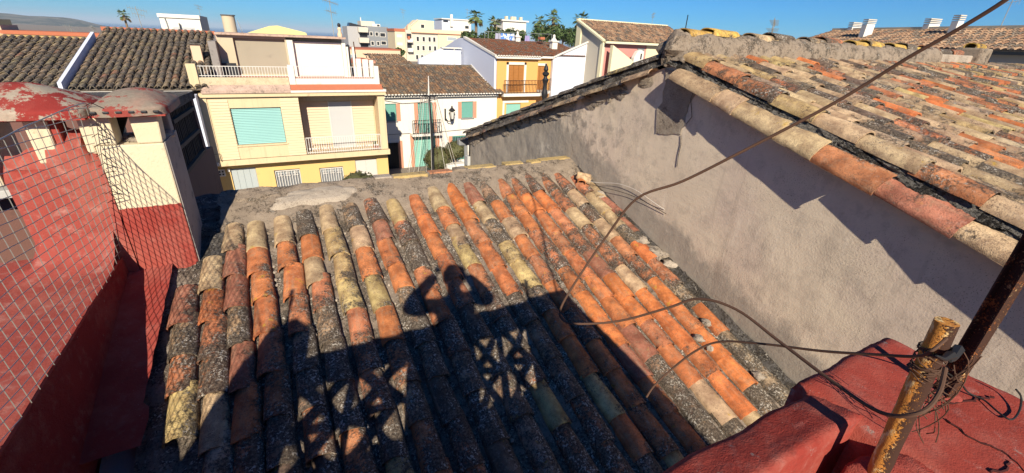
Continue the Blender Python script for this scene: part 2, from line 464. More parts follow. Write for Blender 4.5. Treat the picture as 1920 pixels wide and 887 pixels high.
# ================================================================== ground and distance (setting)
GZ = -8.25
def ground_mats():
    t = NT('street_paving'); v = t.pos()
    c = t.mix(t.noise(v, 0.35, 5), (0.20, 0.165, 0.13), (0.30, 0.26, 0.21))
    c = t.mix(t.ma('MULTIPLY', t.noise(v, 30, 3), 0.4), c, (0.16, 0.14, 0.12))
    t.bump(t.noise(v, 40, 4), 0.3, 0.01)
    M['paving'] = t.fin(c, 0.9)
    t = NT('sea_water'); v = t.pos()
    M['sea'] = t.fin(t.mix(t.noise(v, 0.01, 4), (0.035, 0.10, 0.19), (0.045, 0.12, 0.21)), 0.35)
    t = NT('hill_scrub'); v = t.pos()
    c = t.mix(t.step(t.noise(v, 0.012, 8, 0.7), 0.42, 0.6), (0.055, 0.065, 0.05), (0.17, 0.15, 0.12))
    c = t.mix(t.ma('MULTIPLY', t.step(t.noise(v, 0.03, 6, 0.7), 0.6, 0.66), 0.7), c, (0.36, 0.31, 0.25))
    M['hill'] = t.fin(c, 1.0)
ground_mats()
b = MB(); b.quad((-700, -300, GZ), (900, -300, GZ), (900, 900, GZ), (-700, 900, GZ)); struct(b.build('ground', M['paving'], fix=False))
b = MB(); b.box(-40, 40, 21.3, 22.95, GZ - 0.3, GZ + 0.14); b.box(4.9, 40, 26.7, 28.25, GZ - 0.3, GZ + 0.14); struct(b.build('pavement', M['paving'], bevel=0.03))
b = MB(); b.quad((-30000, 850, -42), (40000, 850, -42), (40000, 45000, -42), (-30000, 45000, -42)); struct(b.build('sea', M['sea'], fix=False))
b = MB(); b.quad((-3500, 899, GZ - 0.1), (3000, 899, GZ - 0.1), (3000, 1600, -41.9), (-3500, 1600, -41.9)); struct(b.build('coastal_terrain', M['hill'], fix=False))
def hill_fn(u, v):
    # ridge line running from far left down to the coast
    prof = [(-2600, 120), (-1700, 70), (-1046, 18), (-943, 12), (-832, 12), (-760, -1), (-656, -27), (-560, -46)]
    x = -2600 + 2060 * u
    for (xa, za), (xb, zb) in zip(prof, prof[1:]):
        if xa <= x <= xb: h = za + (zb - za) * (x - xa) / (xb - xa); break
    else: h = -46
    y = 2100 + 900 * v; top = h + 50
    k = min(1, v * 1.02) ** 0.75
    n = mnoise.fractal(Vector((x * 0.006, y * 0.006, 0)), 1.0, 2.0, 5)
    return (x, y, -52 + top * k + n * 9 * k * (1.15 - k) + (mnoise.noise(Vector((x * 0.012, 3, 0))) * 3 * k))
b = MB(); b.grid(hill_fn, 90, 26); struct(b.build('hills', M['hill'], smooth=True, angle=80, fix=False))

# ================================================================== the tiled roof in front
TH = R(17); T17 = math.tan(TH); RY, RZ = 5.52, -1.767
def zroof(y): return RZ + T17 * (y - RY)
house = thing('tiled_house', 'low house with the roof of orange and blackened barrel tiles that carries the human shadow', 'house', (1.4, 3.0, GZ))
rnd = random.Random(21)
COLS = ['rkkyk', 'bokkbwkk', 'brrkrokkdkk', 'booopwkddk', 'boopkkkdob', 'kobpkkkpodk', 'byyypwkkyd', 'kboyokkwod', 'krookkkdkk', 'ykkpokkkdok',
        'oOoopdkkwk', 'bobypkkkyk', 'OOpookkkkk', 'rbkyypkwyk', 'kobopykkyk', 'poopkodkdk', 'kOopordkkk', 'kOpkrdokddk', 'kpbkkodkkk', 'kbkbpOokkd', 'pbbwOOpokk']
XT = [-1.04, -0.84, -0.65, -0.43, -0.18, 0.05, 0.30, 0.56, 0.82, 1.07, 1.34, 1.61, 1.87, 2.11, 2.34, 2.59, 2.82, 3.05, 3.30, 3.55, 3.80]
YT = [4.20, 4.52, 4.98, 4.98, 5.0, 5.05, 5.1, 5.08, 5.12, 5.06, 5.1, 5.2, 5.24, 5.22, 5.2, 5.28, 5.25, 5.28, 5.25, 5.2, 5.1]
LOW = {13: 'kooyok', 14: 'okooky', 15: 'OOrook', 16: 'oorkdk', 17: 'OOpobk', 18: 'bOOoOb', 19: 'kOoOkb', 20: 'pwOwww'}
for i, (x0, y0) in enumerate(zip(XT, YT)):
    y = y0; k = 0; codes = COLS[i]
    jx = 0
    while y > 1.0:
        code = codes[k] if k < len(codes) else rnd.choice('kkdkorw')
        if y < 3.5 and i in LOW: code = LOW[i][min(5, int((3.5 - y) / 0.36))]
        if i == 0 and y < 2.9: break
        ylow = y - 0.41
        x = x0 + max(0, 1.0 - x0) * 0.022 * (4.9 - ylow) + rnd.uniform(-0.008, 0.008)
        z = zroof(ylow) + 0.016 + rnd.uniform(-0.004, 0.006)
        m = Matrix.Translation(Vector((x, ylow, z)) - OFF[house.name]) @ Matrix.Rotation(TH - R(1.9 + rnd.uniform(-.4, .6)), 4, 'X') @ Matrix.Rotation(R(rnd.uniform(-2.2, 2.2)) + R(-max(0, 1.0 - x0) * 1.2), 4, 'Z') @ Matrix.Rotation(R(rnd.uniform(-3, 3)), 4, 'Y')
        s = rnd.uniform(0.94, 1.06)
        tile(house, m @ Matrix.Diagonal((s, 1, s, 1)), code, rnd)
        y -= 0.358 + rnd.uniform(-0.05, 0.06); k += 1
def bed_fn(u, v):
    y = 0.5 + (5.3 - 0.5) * v; x = -1.2 + 5.2 * u
    # hollow between the cover columns
    d = 0.5 * math.cos(2 * math.pi * (x - 0.06 - max(0, 1 - x) * 0.022 * (4.9 - y)) / 0.2455)
    st = ((y * 2.77) % 1.0)
    n = mnoise.noise(Vector((x * 9, y * 9, 2))) * 0.012 + mnoise.noise(Vector((x * 30, y * 30, 2))) * 0.006
    return (x, y, zroof(y) + 0.022 * d - 0.0 + 0.012 * (1 - st) + n)
b = MB(); b.grid(bed_fn, 210, 90); b.build('roof_bed', M['bed'], house, smooth=True, angle=70, fix=False)
def ridge_fn(u, v):
    x = -0.74 + 4.73 * u; t = v
    y = 4.78 + 1.0 * t
    prof = 0.012 + 0.085 * math.sin(min(1, max(0, (t - 0.1) / 0.62)) * math.pi / 2) ** 1.3
    z = zroof(y) + prof if y < RY else zroof(RY) + 0.093 - (y - RY) * 0.32
    low = 1 - min(1, max(0, (x + 0.2) / 0.8)); z += 0.0
    n = mnoise.fractal(Vector((x * 5, y * 5, 1)), 1, 2, 4)
    z += n * 0.016 + mnoise.noise(Vector((x * 25, y * 25, 4))) * 0.007
    if t < 0.06: z -= 0.05
    return (x + (0.05 * n if u < 0.02 else 0), y + (0.05 * mnoise.noise(Vector((x * 6, 2, 2))) if 0 < t < 0.5 else 0), z)
b = MB(); b.grid(ridge_fn, 150, 30); b.build('ridge_mortar', M['mortar'], house, smooth=True, angle=70, fix=False)
# a broad smear of newer pale mortar at the left of the ridge
def smear_fn(u, v):
    a = 2 * math.pi * u; rr = v * (0.75 + 0.35 * mnoise.noise(Vector((math.cos(a) * 2.2, math.sin(a) * 2.2, 5))))
    x = 0.26 + 0.62 * rr * math.cos(a) + 0.1 * math.sin(a); y = 5.28 + 0.19 * rr * math.sin(a)
    return (x, y, (zroof(y) + 0.10 if y < RY else zroof(RY) + 0.1) + 0.018 * (1 - v * v) - (0.05 if v == 1 else 0) + 0.012 * mnoise.noise(Vector((x * 14, y * 14, 3))))
b = MB(); b.grid(smear_fn, 40, 8); b.build('mortar_smear', M['mortar_pale'], house, smooth=True, angle=70, fix=False)
def smear2(u, v):
    a = 2 * math.pi * u; rr = v * (0.8 + 0.3 * mnoise.noise(Vector((math.cos(a) * 2, math.sin(a) * 2, 9))))
    x = -0.38 + 0.36 * rr * math.cos(a); y = 5.42 + 0.16 * rr * math.sin(a)
    return (x, y, zroof(min(y, RY)) + 0.11 - (0.06 if v == 1 else 0) + 0.01 * mnoise.noise(Vector((x * 14, y * 14, 3))))
b = MB(); b.grid(smear2, 30, 6); b.build('mortar_smear', M['mortar'], house, smooth=True, angle=70, fix=False)
# flat bricks set along the ridge
for j, (xa, xb, mk) in enumerate([(0.95, 1.15, 'mortar_pale'), (1.17, 1.62, 'ochre'), (1.66, 1.98, 'rust_brick'), (2.02, 2.2, 'mortar'), (2.22, 2.66, 'ochre'), (2.82, 3.14, 'ochre'), (3.24, 3.42, 'ochre'), (3.46, 4.0, 'ochre')]):
    if mk == 'rust_brick': mk = 'brick_o'
    if 'brick_o' not in M: M['brick_o'] = crusted('orange_brick', (0.50, 0.22, 0.11), 0.25, 0.4)
    bb = MB(); yo = 5.47 + rnd.uniform(-0.03, 0.03) + (0.02 if xa > 2 else -0.03)
    bb.box(xa, xb, yo, yo + 0.15, RZ - 0.03, RZ + 0.098 + rnd.uniform(-0.006, 0.01))
    for q in bb.v: q += Vector((rnd.uniform(-.012, .012), rnd.uniform(-.012, .012), rnd.uniform(-.004, .006)))
    bb.build('ridge_brick', M[mk], house, bevel=0.008)
# broken tiles heaped against the party wall, and lumps of pale mortar
for (x, y, dz, rx, ry, rz, code, s) in [(3.72, 5.02, 0.13, 8, 12, -28, 'O', 0.62), (3.86, 4.98, 0.17, 15, -40, 25, 'b', 0.5), (3.92, 5.1, 0.15, 30, -60, 50, 'b', 0.5), (3.87, 4.72, 0.06, 12, 20, -8, 'b', 0.85), (3.93, 4.35, 0.05, 14, 10, 4, 'r', 0.9), (3.9, 3.98, 0.05, 14, 8, 0, 'r', 0.7)]:
    m = Matrix.Translation(Vector((x, y - 0.2, zroof(y - 0.2) + dz)) - OFF[house.name]) @ Euler((R(rx), R(ry), R(rz))).to_matrix().to_4x4() @ Matrix.Diagonal((s, s, s, 1))
    o = tile(house, m, code, rnd, name='broken_tile')
for j, (x, y, a, c) in enumerate([(3.86, 3.66, 0.10, 0.05), (3.9, 3.42, 0.13, 0.06), (3.94, 3.2, 0.08, 0.045), (3.8, 3.88, 0.06, 0.03), (3.70, 2.38, 0.05, 0.03), (3.45, 2.25, 0.05, 0.03), (3.48, 2.12, 0.035, 0.03), (3.9, 4.6, 0.08, 0.06), (3.72, 1.72, 0.05, 0.03)]):
    MB().blob((x, y, zroof(y) + 0.06), a, a * 1.2, c, j, 0.5, 12, 8).build('mortar_lump', M['mortar_pale'], house, smooth=True, angle=60, fix=False)
# small loose stones and crumbs lying in the channels
b = MB()
for j in range(70):
    i = rnd.randrange(1, 20); y = rnd.uniform(1.4, 4.8); x0 = (XT[i] + XT[i + 1]) / 2; x = x0 + (1 - x0) * 0.022 * (4.9 - y)
    r = rnd.uniform(0.008, 0.02); b.blob((x, y, zroof(y) + 0.012), r, r * 1.3, r * 0.8, j, 0.5, 5, 4)
b.build('mortar_crumbs', M['mortar_pale'], house, kind='stuff', fix=False)
# mortar fillet along the party wall
def fillet(u, v):
    y = 1.0 + 4.3 * u; n = mnoise.fractal(Vector((y * 4, v * 2, 7)), 1, 2, 4)
    x0 = 3.93 - 0.03 * (y < 3); return (x0 + 0.06 * v + 0.02 * n * (1 - v), y, zroof(y) + 0.01 + 0.12 * v ** 1.4 + 0.02 * n)
b = MB(); b.grid(fillet, 60, 5); b.build('wall_fillet', M['mortar_dark'], house, smooth=True, angle=70, fix=False)
# the house under the roof
prof = [(0.33, zroof(0.33) - 0.06), (5.52, RZ - 0.06), (9.5, RZ - 0.06 - 4.0 * 0.33), (9.5, GZ), (0.33, GZ)]
M['render_old'] = plaster('old_grey_render', (0.30, 0.27, 0.24), 0.2, 1.5, (0.12, 0.11, 0.10), 0.5, 0.5)
MB().prism(prof, 'x', -0.70, 3.95).build('house_wall', M['render_old'], house)
MB().prism([(0.98, zroof(0.98) - 0.06), (4.45, zroof(4.45) - 0.06), (4.45, GZ), (0.98, GZ)], 'x', -1.40, -0.702).build('side_wall', M['render_old'], house)
# red painted strip beside the first tile column
def strip(u, v):
    y = 2.76 + 1.8 * u; n = mnoise.noise(Vector((y * 7, v, 0)))
    x1 = -1.09 - 0.06 * (1 - u) + 0.02 * n + (0.04 if y < 3.05 else 0)
    return (-1.43 + (x1 + 1.43) * v, y, zroof(y) + 0.045 + 0.11 * (1 - u) + 0.02 * v + 0.01 * n)
b = MB(); b.grid(strip, 40, 6); b.build('painted_strip', M['red'], house, smooth=True, angle=70, fix=False)
# crumbling shaded ledge behind the chimney
def ledge(u, v):
    x = -2.0 + 1.36 * u; y = 5.08 + 1.5 * v; n = mnoise.fractal(Vector((x * 4, y * 4, 3)), 1, 2, 4)
    return (x, y, -2.02 + 0.04 * n - (0.25 * (u - 0.9) if u > 0.9 else 0))
b = MB(); b.grid(ledge, 20, 20); b.build('back_ledge', M['mortar_dark'], house, smooth=True, fix=False)
def ledge2(u, v):
    x = -0.92 + 0.26 * u; y = 4.42 + 1.0 * v; n = mnoise.fractal(Vector((x * 6, y * 6, 3)), 1, 2, 4)
    return (x, y, zroof(y) - 0.0 + 0.05 * n + 0.05 * (1 - v))
b = MB(); b.grid(ledge2, 10, 20); b.build('mortar_joint', M['mortar_dark'], house, smooth=True, fix=False)

# ================================================================== the neighbour's gable and roof
gab = thing('gable_house', 'taller neighbouring house with bare weathered gable wall and lichen covered clay tile roof', 'house', (8.0, 4.0, GZ))
PY, PZ = 3.78, -0.09
SR, SL = 0.28, 0.335
TR = math.atan(SR)
def zg(y): return PZ - SR * (PY - y) if y < PY else PZ - SL * (y - PY)
t = NT('gable_render'); v = t.pos()
n1 = t.noise(v, 1.1, 7, 0.62); n2 = t.noise(v, 55, 3); n3 = t.noise(v, 5, 8, 0.7)
c = t.mix(n1, (0.52, 0.425, 0.31), (0.70, 0.585, 0.44))
c = t.mix(t.step(t.noise(v, 0.8, 4), 0.45, 0.65), c, (0.56, 0.45, 0.35))
sepy = t.new('ShaderNodeSeparateXYZ'); t.l.new(v, sepy.inputs[0])
# sooty weathering grows towards the street end of the wall
wz = t.step(t.ma('ADD', sepy.outputs[1], t.ma('MULTIPLY', n1, 2.2)), 4.6, 7.2)
wm = t.ma('MULTIPLY', t.step(n3, 0.47, 0.62), t.ma('ADD', 0.1, t.ma('MULTIPLY', wz, 0.75)))
c = t.mix(wm, c, (0.15, 0.135, 0.12))
c = t.mix(t.ma('MULTIPLY', t.step(t.noise(t.mapv(v, (4, 5, 0.6)), 1.5, 6), 0.52, 0.7), t.ma('MULTIPLY', wz, 0.7)), c, (0.22, 0.195, 0.17))
# an older, darker cement band follows the roof below; cloudy damp stains and trowel sweeps above it
c = t.mix(t.ma('MULTIPLY', t.step(n3, 0.5, 0.7), 0.25), c, (0.24, 0.20, 0.165))
c = t.mix(t.ma('MULTIPLY', t.step(t.noise(v, 13, 8, 0.75), 0.57, 0.72), 0.35), c, (0.28, 0.235, 0.19))
c = t.mix(t.ma('MULTIPLY', t.step(t.noise(t.mapv(v, (1, 2.5, 0.5)), 3.0, 6, 0.7), 0.56, 0.68), 0.4), c, (0.70, 0.60, 0.47))
hz = t.ma('SUBTRACT', sepy.outputs[2], t.ma('ADD', t.ma('MULTIPLY', sepy.outputs[1], T17), RZ - T17 * RY + 0.50))
cz = t.step(t.ma('ADD', hz, t.ma('MULTIPLY', t.ma('SUBTRACT', t.noise(v, 2.2, 6, 0.65), 0.5), 0.75)), 0.10, -0.10)
cem = t.mix(t.noise(v, 4, 7, 0.7), (0.20, 0.175, 0.145), (0.42, 0.36, 0.285))
c = t.mix(t.ma('MULTIPLY', cz, 0.9), c, cem)
c = t.mix(t.ma('MULTIPLY', t.step(t.noise(t.mapv(v, (1, 1.0, 0.45)), 1.6, 7, 0.68), 0.52, 0.7), 0.5), c, (0.33, 0.27, 0.21))
c = t.mix(t.ma('MULTIPLY', t.step(t.noise(t.mapv(v, (1, 0.7, 1.3)), 2.4, 6, 0.7), 0.58, 0.72), 0.4), c, (0.66, 0.57, 0.45))
pit = t.ma('MULTIPLY', t.step(t.noise(v, 95, 3, 0.75), 0.59, 0.66), t.step(t.noise(v, 1.7, 4), 0.44, 0.58))
c = t.mix(t.ma('MULTIPLY', pit, 0.85), c, (0.10, 0.085, 0.07))
run = t.ma('MULTIPLY', t.step(t.noise(t.mapv(v, (1, 5.5, 0.4)), 1.3, 6, 0.7), 0.53, 0.66), t.step(t.noise(v, 0.8, 3), 0.42, 0.62))
c = t.mix(t.ma('MULTIPLY', run, 0.42), c, (0.27, 0.215, 0.165))
c = t.mix(t.ma('MULTIPLY', t.step(t.vor(v, 16), 0.045, 0.03), 0.7), c, (0.72, 0.66, 0.58))
rel = t.ma('ADD', t.ma('MULTIPLY', n2, t.ma('MULTIPLY', t.noise(v, 2.1, 3), 0.5)), t.ma('MULTIPLY', n3, t.ma('ADD', 0.35, t.ma('ADD', t.ma('MULTIPLY', wz, 1.6), t.step(hz, 0.5, -0.3)))))
t.bump(t.ma('ADD', rel, t.ma('ADD', t.ma('MULTIPLY', t.noise(t.mapv(v, (1, 0.5, 1.4)), 6, 4), 0.6), t.ma('MULTIPLY', cz, 0.12))), 0.45, 0.02)
M['gable'] = t.fin(c, 0.95)
M['cement'] = crusted('cement_render', (0.34, 0.31, 0.27), 0.12, 0.15, 0.8, 0.02, 2.5)
M['bare'] = crusted('bare_wall_core', (0.46, 0.385, 0.30), 0.16, 0.4, 1.0, 0.03, 3)
WX = 3.98
def wallpt(u, v):
    y = -3.0 + 12.8 * u; zt = zg(y) - 0.10; zb = GZ if v == 0 else -3.6
    k = max(0, (v - 0.05) / 0.95); z = GZ if v == 0 else -3.6 + (zt + 3.6) * k
    w = min(1, max(0, (y - 4.2) / 2.5))
    d = (0.004 + 0.022 * w) * mnoise.fractal(Vector((y * 1.3, z * 1.3, 0)), 1, 2, 4) + 0.006 * w * mnoise.noise(Vector((y * 7, z * 7, 1)))
    return (WX + d, y, z)
b = MB(); b.grid(wallpt, 260, 46); b.build('gable_wall', M['gable'], gab, smooth=True, angle=80, fix=False)
MB().prism([(-3.0, zg(-3.0) - 0.12), (PY, PZ - 0.12), (9.8, zg(9.8) - 0.12), (9.8, GZ), (-3.0, GZ)], 'x', WX + 0.06, 12.5).build('house_body', M['render_old'], gab)
def patch(name, pts, mat, x, amp=0.03, seed=0, th=0.02):
    ring = []
    for (a, c_), (a2, c2) in zip(pts, pts[1:] + pts[:1]):
        for k in range(8):
            f = k / 8; y = a + (a2 - a) * f; z = c_ + (c2 - c_) * f
            ring.append((y + amp * mnoise.noise(Vector((y * 9, z * 9, seed))), z + amp * mnoise.noise(Vector((y * 9, z * 9, seed + 5)))))
    return MB().prism(ring, 'x', x, x + th).build(name, mat, gab)
patch('bare_patch', [(3.87, -0.22), (3.36, -0.28), (3.40, -0.67), (3.46, -0.90), (3.84, -0.97), (3.82, -0.35)], M['bare'], WX - 0.013, 0.07, 1, 0.05)
# cracks and loose flakes round the patch
for pts in [[(3.44, -0.9), (3.40, -1.0), (3.42, -1.12), (3.39, -1.25)], [(3.37, -0.32), (3.39, -0.5), (3.36, -0.68), (3.4, -0.8)]]:
    MB().tube([(WX - 0.012, y + rnd.uniform(-.02, .02), z) for y, z in pts], 0.004, 4).build('wall_crack', M['mortar_dark'], gab)
# the ragged mortar edge below the rake at the street end
b = MB()
for j in range(60):
    y = 4.0 + 5.7 * rnd.random() ** 0.8
    b.blob((WX - 0.005, y, zg(y) - 0.14 - rnd.uniform(0, 0.10)), 0.015 + rnd.random() * 0.022, 0.05 + rnd.random() * 0.14, 0.03 + rnd.random() * 0.05, j, 1.0, 10, 8)
b.build('rake_mortar', M['bare'], gab, smooth=True, angle=35, kind='stuff', fix=False)
M['verge_board'] = plain('shaded_clay', (0.20, 0.11, 0.07), 0.9)
# rows of verge tiles that stick out over the wall, seen from their edge
vr = random.Random(5)
def vtile(y, x, z, slope, roll, code, sx=1.0, name='verge_tile', L=1.0, yaw=0, zs=1.0):
    m = Matrix.Translation(Vector((x, y, z)) - OFF[gab.name]) @ Matrix.Rotation(slope, 4, 'X') @ Matrix.Rotation(R(yaw), 4, 'Z') @ Matrix.Rotation(R(roll), 4, 'Y') @ Matrix.Diagonal((sx, L, sx * zs, 1))
    return tile(gab, m, code, vr, name=name)
y = PY - 0.22
for code, ln in [('b', 0.56), ('B', 0.26), ('b', 0.46), ('b', 0.36), ('p', 0.5), ('r', 0.5), ('B', 0.46), ('p', 0.42), ('b', 0.4), ('o', 0.4), ('b', 0.4)]:
    yl = y - ln
    c = PAL[code] if code != 'r' else (0.50, 0.20, 0.12, 0.15)
    vtile(yl, 3.895 + vr.uniform(-.02, .02), zg(yl) - 0.12, TR - R(1.5) + R(vr.uniform(-1.2, 1.2)), -27 + vr.uniform(-6, 6), (c[0], c[1], c[2], c[3] * 0.6), 1.28, zs=0.6, L=(ln + 0.07) / 0.45, yaw=-2.5 + vr.uniform(-2, 1.5))
    y = yl
# grey mortar bed between the two layers
def vm(u, v):
    y = -2.0 + 5.8 * u; n = mnoise.fractal(Vector((y * 6, v * 3, 2)), 1, 2, 4)
    return (3.925 + 0.05 * v + 0.03 * n + 0.012 * mnoise.noise(Vector((y * 40, v * 9, 0))), y, zg(y) - 0.08 + 0.11 * v + 0.012 * n)
b = MB(); b.grid(vm, 260, 8); b.build('verge_mortar', M['mortar_grey'], gab, smooth=True, angle=50, fix=False)
y = PY - 0.02; k = 0
seqv = ['y', 'p', 'k', 'y', 'b', 'B', 'w', 'B', 'k', 'b', 'B', 'w', 'b', 'k']
while y > -1.6:
    yl = y - 0.45
    vtile(yl, 4.065 + vr.uniform(-.012, .012), zg(yl) + 0.045, TR - R(2.5), -6, seqv[k % len(seqv)], 1.2, zs=0.85)
    y -= 0.385 + vr.uniform(-.03, .05); k += 1
# the slope facing the sun: cover tiles, nearest columns each their own object, the farther ones joined
gr = random.Random(77)
def roof_col(x, y0, y1, fn):
    y = y0 + gr.uniform(-.1, .05)
    while y > y1: fn(x, y - 0.42); y -= 0.35 + gr.uniform(-.05, .06)
cnt = 0
far = MB(); fpos = []
codes = 'bbbBBBBbkoOOpykkwwwydBBkK'.replace('K', 'w')
def near_tile(x, yl):
    m = Matrix.Translation(Vector((x + gr.uniform(-.012, .012), yl, zg(yl) + 0.03)) - OFF[gab.name]) @ Matrix.Rotation(TR - R(2.6), 4, 'X') @ Matrix.Rotation(R(gr.uniform(-3, 3)), 4, 'Z') @ Matrix.Rotation(R(gr.uniform(-5, 5)), 4, 'Y')
    tile(gab, m, gr.choice(codes), gr)
for i in range(21):
    x = 4.27 + 0.242 * i
    ymin = max(-1.2, 0.2 + 0.02 * i)
    ymin = 0.75 if i > 3 else 0.35
    roof_col(x, PY - 0.02, ymin, near_tile)
x1 = 4.27 + 0.242 * 21
tiles_joined(far, (x1 - 0.12, -2.2, zg(-2.2) + 0.01), (1, 0, 0), (0, 1, SR), 30, 17, 0.242, 0.365, 0.1, 5, gr, 0.014)
tiles_joined(far, (4.15, -2.2, zg(-2.2) + 0.01), (1, 0, 0), (0, 1, SR), 21, 7, 0.242, 0.365, 0.1, 5, gr, 0.014)
far.build('far_roof_tiles', tile_mat('clay_tile_lichen', True, [(0.52, 0.37, 0.21), (0.48, 0.34, 0.19), (0.30, 0.22, 0.15), (0.60, 0.19, 0.07), (0.52, 0.39, 0.23), (0.26, 0.19, 0.14), (0.50, 0.36, 0.14)]), gab, kind='stuff', fix=False)
def gbed(u, v):
    x = 4.0 + 8.5 * u; y = -2.4 + 6.15 * v; d = math.cos(2 * math.pi * (x - 4.27) / 0.242)
    return (x, y, zg(y) + 0.015 * d + 0.012 * mnoise.noise(Vector((x * 12, y * 12, 0))))
M['bed_pale'] = crusted('pale_channel', (0.40, 0.32, 0.23), 0.42, 0.7)
b = MB(); b.grid(gbed, 190, 50); b.build('roof_bed', M['bed_pale'], gab, smooth=True, angle=70, fix=False)
# back slope: only its rake is seen
bk = MB(); tiles_joined(bk, (12.4, 9.85, zg(9.85) + 0.01), (-1, 0, 0), (0, -1, SL), 34, 17, 0.245, 0.38, 0.1, 5, gr, 0.014)
bk.build('back_roof_tiles', M['tile_far_w'], gab, kind='stuff', fix=False)
b = MB(); b.quad((4.0, PY, PZ), (12.5, PY, PZ), (12.5, 9.9, zg(9.9)), (4.0, 9.9, zg(9.9))); b.build('back_slope', M['bed'], gab, fix=False)
yy = PY + 0.1; k = 0
while yy < 9.75:
    # upper verge column and the flat course beneath it
    mm = Matrix.Translation(Vector((3.99 + vr.uniform(-.02, .02), yy + 0.45, zg(yy + 0.45) + 0.03)) - OFF[gab.name]) @ Matrix.Rotation(math.pi, 4, 'Z') @ Matrix.Rotation(math.atan(SL) - R(2), 4, 'X') @ Matrix.Rotation(R(vr.uniform(-4, 8)), 4, 'Y') @ Matrix.Diagonal((1.1, 1, 0.75, 1))
    tile(gab, mm, vr.choice('BwBkwyB'), vr, name='verge_tile')
    mm = Matrix.Translation(Vector((3.91 + vr.uniform(-.02, .02), yy + 0.5, zg(yy + 0.5) - 0.115)) - OFF[gab.name]) @ Matrix.Rotation(math.pi, 4, 'Z') @ Matrix.Rotation(math.atan(SL) - R(1.5), 4, 'X') @ Matrix.Rotation(R(16 + vr.uniform(-6, 6)), 4, 'Y') @ Matrix.Diagonal((1.0, 1, 0.6, 1))
    tile(gab, mm, vr.choice('pbBBwb'), vr, name='verge_tile')
    yy += 0.38 + vr.uniform(-.03, .06); k += 1
def vm2(u, v):
    y = PY + 6.0 * u; n = mnoise.fractal(Vector((y * 6, v * 3, 6)), 1, 2, 4)
    return (3.89 + 0.04 * v + 0.035 * n, y, zg(y) - 0.085 + 0.12 * v + 0.012 * n)
b = MB(); b.grid(vm2, 200, 6); b.build('verge_mortar', M['mortar_dark'], gab, smooth=True, angle=50, fix=False)
# ridge: a mortar bank with half round caps
def rm(u, v):
    x = 3.93 + 6.0 * u; a = math.pi * v; n = mnoise.fractal(Vector((x * 4, v * 3, 9)), 1, 2, 4)
    e = min(1, u * 26) ** 0.5
    return (x, PY - 0.21 * math.cos(a) * (1 + 0.1 * n), PZ - 0.06 + (0.02 + 0.285 * e + 0.03 * mnoise.noise(Vector((x * 1.7, 4, 4)))) * math.sin(a) ** 0.5 + 0.022 * n)
b = MB(); b.grid(rm, 150, 12); b.build('ridge_bank', M['mortar'], gab, smooth=True, angle=70, fix=False)
b = MB(); b.blob((4.09, PY, PZ + 0.06), 0.21, 0.22, 0.20, 3, 0.5, 22, 14); b.build('ridge_end', M['mortar'], gab, smooth=True, fix=False)
x = 4.06; k = 0
for k, code in enumerate(['y', 'y', 'B', 'b', 'k', 'y', 'B', 'p', 'w', 'y', 'y', 'k', 'y', 'w', 'y', 'p']):
    c = PAL[code] if code != 'y' else (0.66, 0.43, 0.10, 0.05)
    m = Matrix.Translation(Vector((x, PY, PZ + 0.205 + 0.025 * math.sin(k * 2.1))) - OFF[gab.name]) @ Matrix.Rotation(R(-90 + gr.uniform(-3, 3)), 4, 'Z') @ Matrix.Rotation(R(-2), 4, 'X') @ Matrix.Diagonal((1.12, 1, 0.95, 1))
    tile(gab, m, c, gr, name='ridge_tile'); x += 0.37
# low end block of the ridge
b = MB(); b.box(10.0, 11.35, PY - 0.12, PY + 0.12, PZ - 0.1, PZ + 0.17); b.build('end_parapet', M['mortar_pale'], gab, bevel=0.02)
b = MB(); b.box(11.36, 11.85, PY - 0.2, PY + 0.2, PZ - 0.1, PZ + 0.30); b.build('end_block', M['mortar'], gab, bevel=0.03)
for x in (10.1, 10.6, 11.4):
    m = Matrix.Translation(Vector((x, PY, PZ + (0.17 if x < 11 else 0.3))) - OFF[gab.name]) @ Matrix.Rotation(R(-90), 4, 'Z')
    tile(gab, m, {10.1: 'd', 10.6: 'p', 11.4: (0.56, 0.36, 0.06, 0.12)}[x], gr, name='ridge_tile')
# gutter, downpipe and box at the street corner
M['zinc'] = plain('grey_zinc', (0.24, 0.25, 0.25), 0.5, 0.3)
M['plastic_grey'] = plain('grey_plastic_box', (0.42, 0.42, 0.40), 0.6)
M['black_iron'] = plain('black_iron', (0.02, 0.02, 0.022), 0.5)
b = MB(); b.box(3.80, 12.4, 9.95, 10.12, zg(9.8) - 0.33, zg(9.8) - 0.17); b.build('gutter', M['zinc'], gab, bevel=0.03)
b = MB(); b.tube([(3.93, 9.84, zg(9.8) - 0.3), (3.93, 9.82, -3.0), (3.93, 9.82, GZ)], 0.045, 8); b.build('downpipe', M['zinc'], gab, smooth=True)
box('junction_box', M['plastic_grey'], gab, 3.88, 3.96, 9.6, 9.76, -2.86, -2.62, bevel=0.01)
b = MB(); b.tube([(3.96, 9.64, -2.2), (3.94, 9.62, -2.6), (3.95, 9.6, -3.2), (3.95, 9.6, -4)], 0.014, 5); b.build('wall_cable', M['cable_black'], gab)

# the two cables that run out of the broken tiles along the wall
for nm, mt, pts, lab in [('wall_cable', 'cable_white', [(3.84, 4.86, -1.84), (3.9, 4.62, -1.80), (3.93, 4.3, -1.72), (3.93, 3.95, -1.70), (3.94, 3.62, -1.76), (3.97, 3.46, -1.80)], 'thin white cable looping from the broken tiles along the gable wall'),
                        ('wall_cable', 'cable_black', [(3.84, 4.84, -1.88), (3.9, 4.5, -1.84), (3.93, 4.1, -1.80), (3.94, 3.75, -1.80), (3.96, 3.42, -1.84)], 'thin black cable below the white one on the gable wall')]:
    tag(MB().tube(smooth_path([Vector(p) for p in pts]), 0.0035, 6).build(nm, M[mt], smooth=True), lab, 'cable')

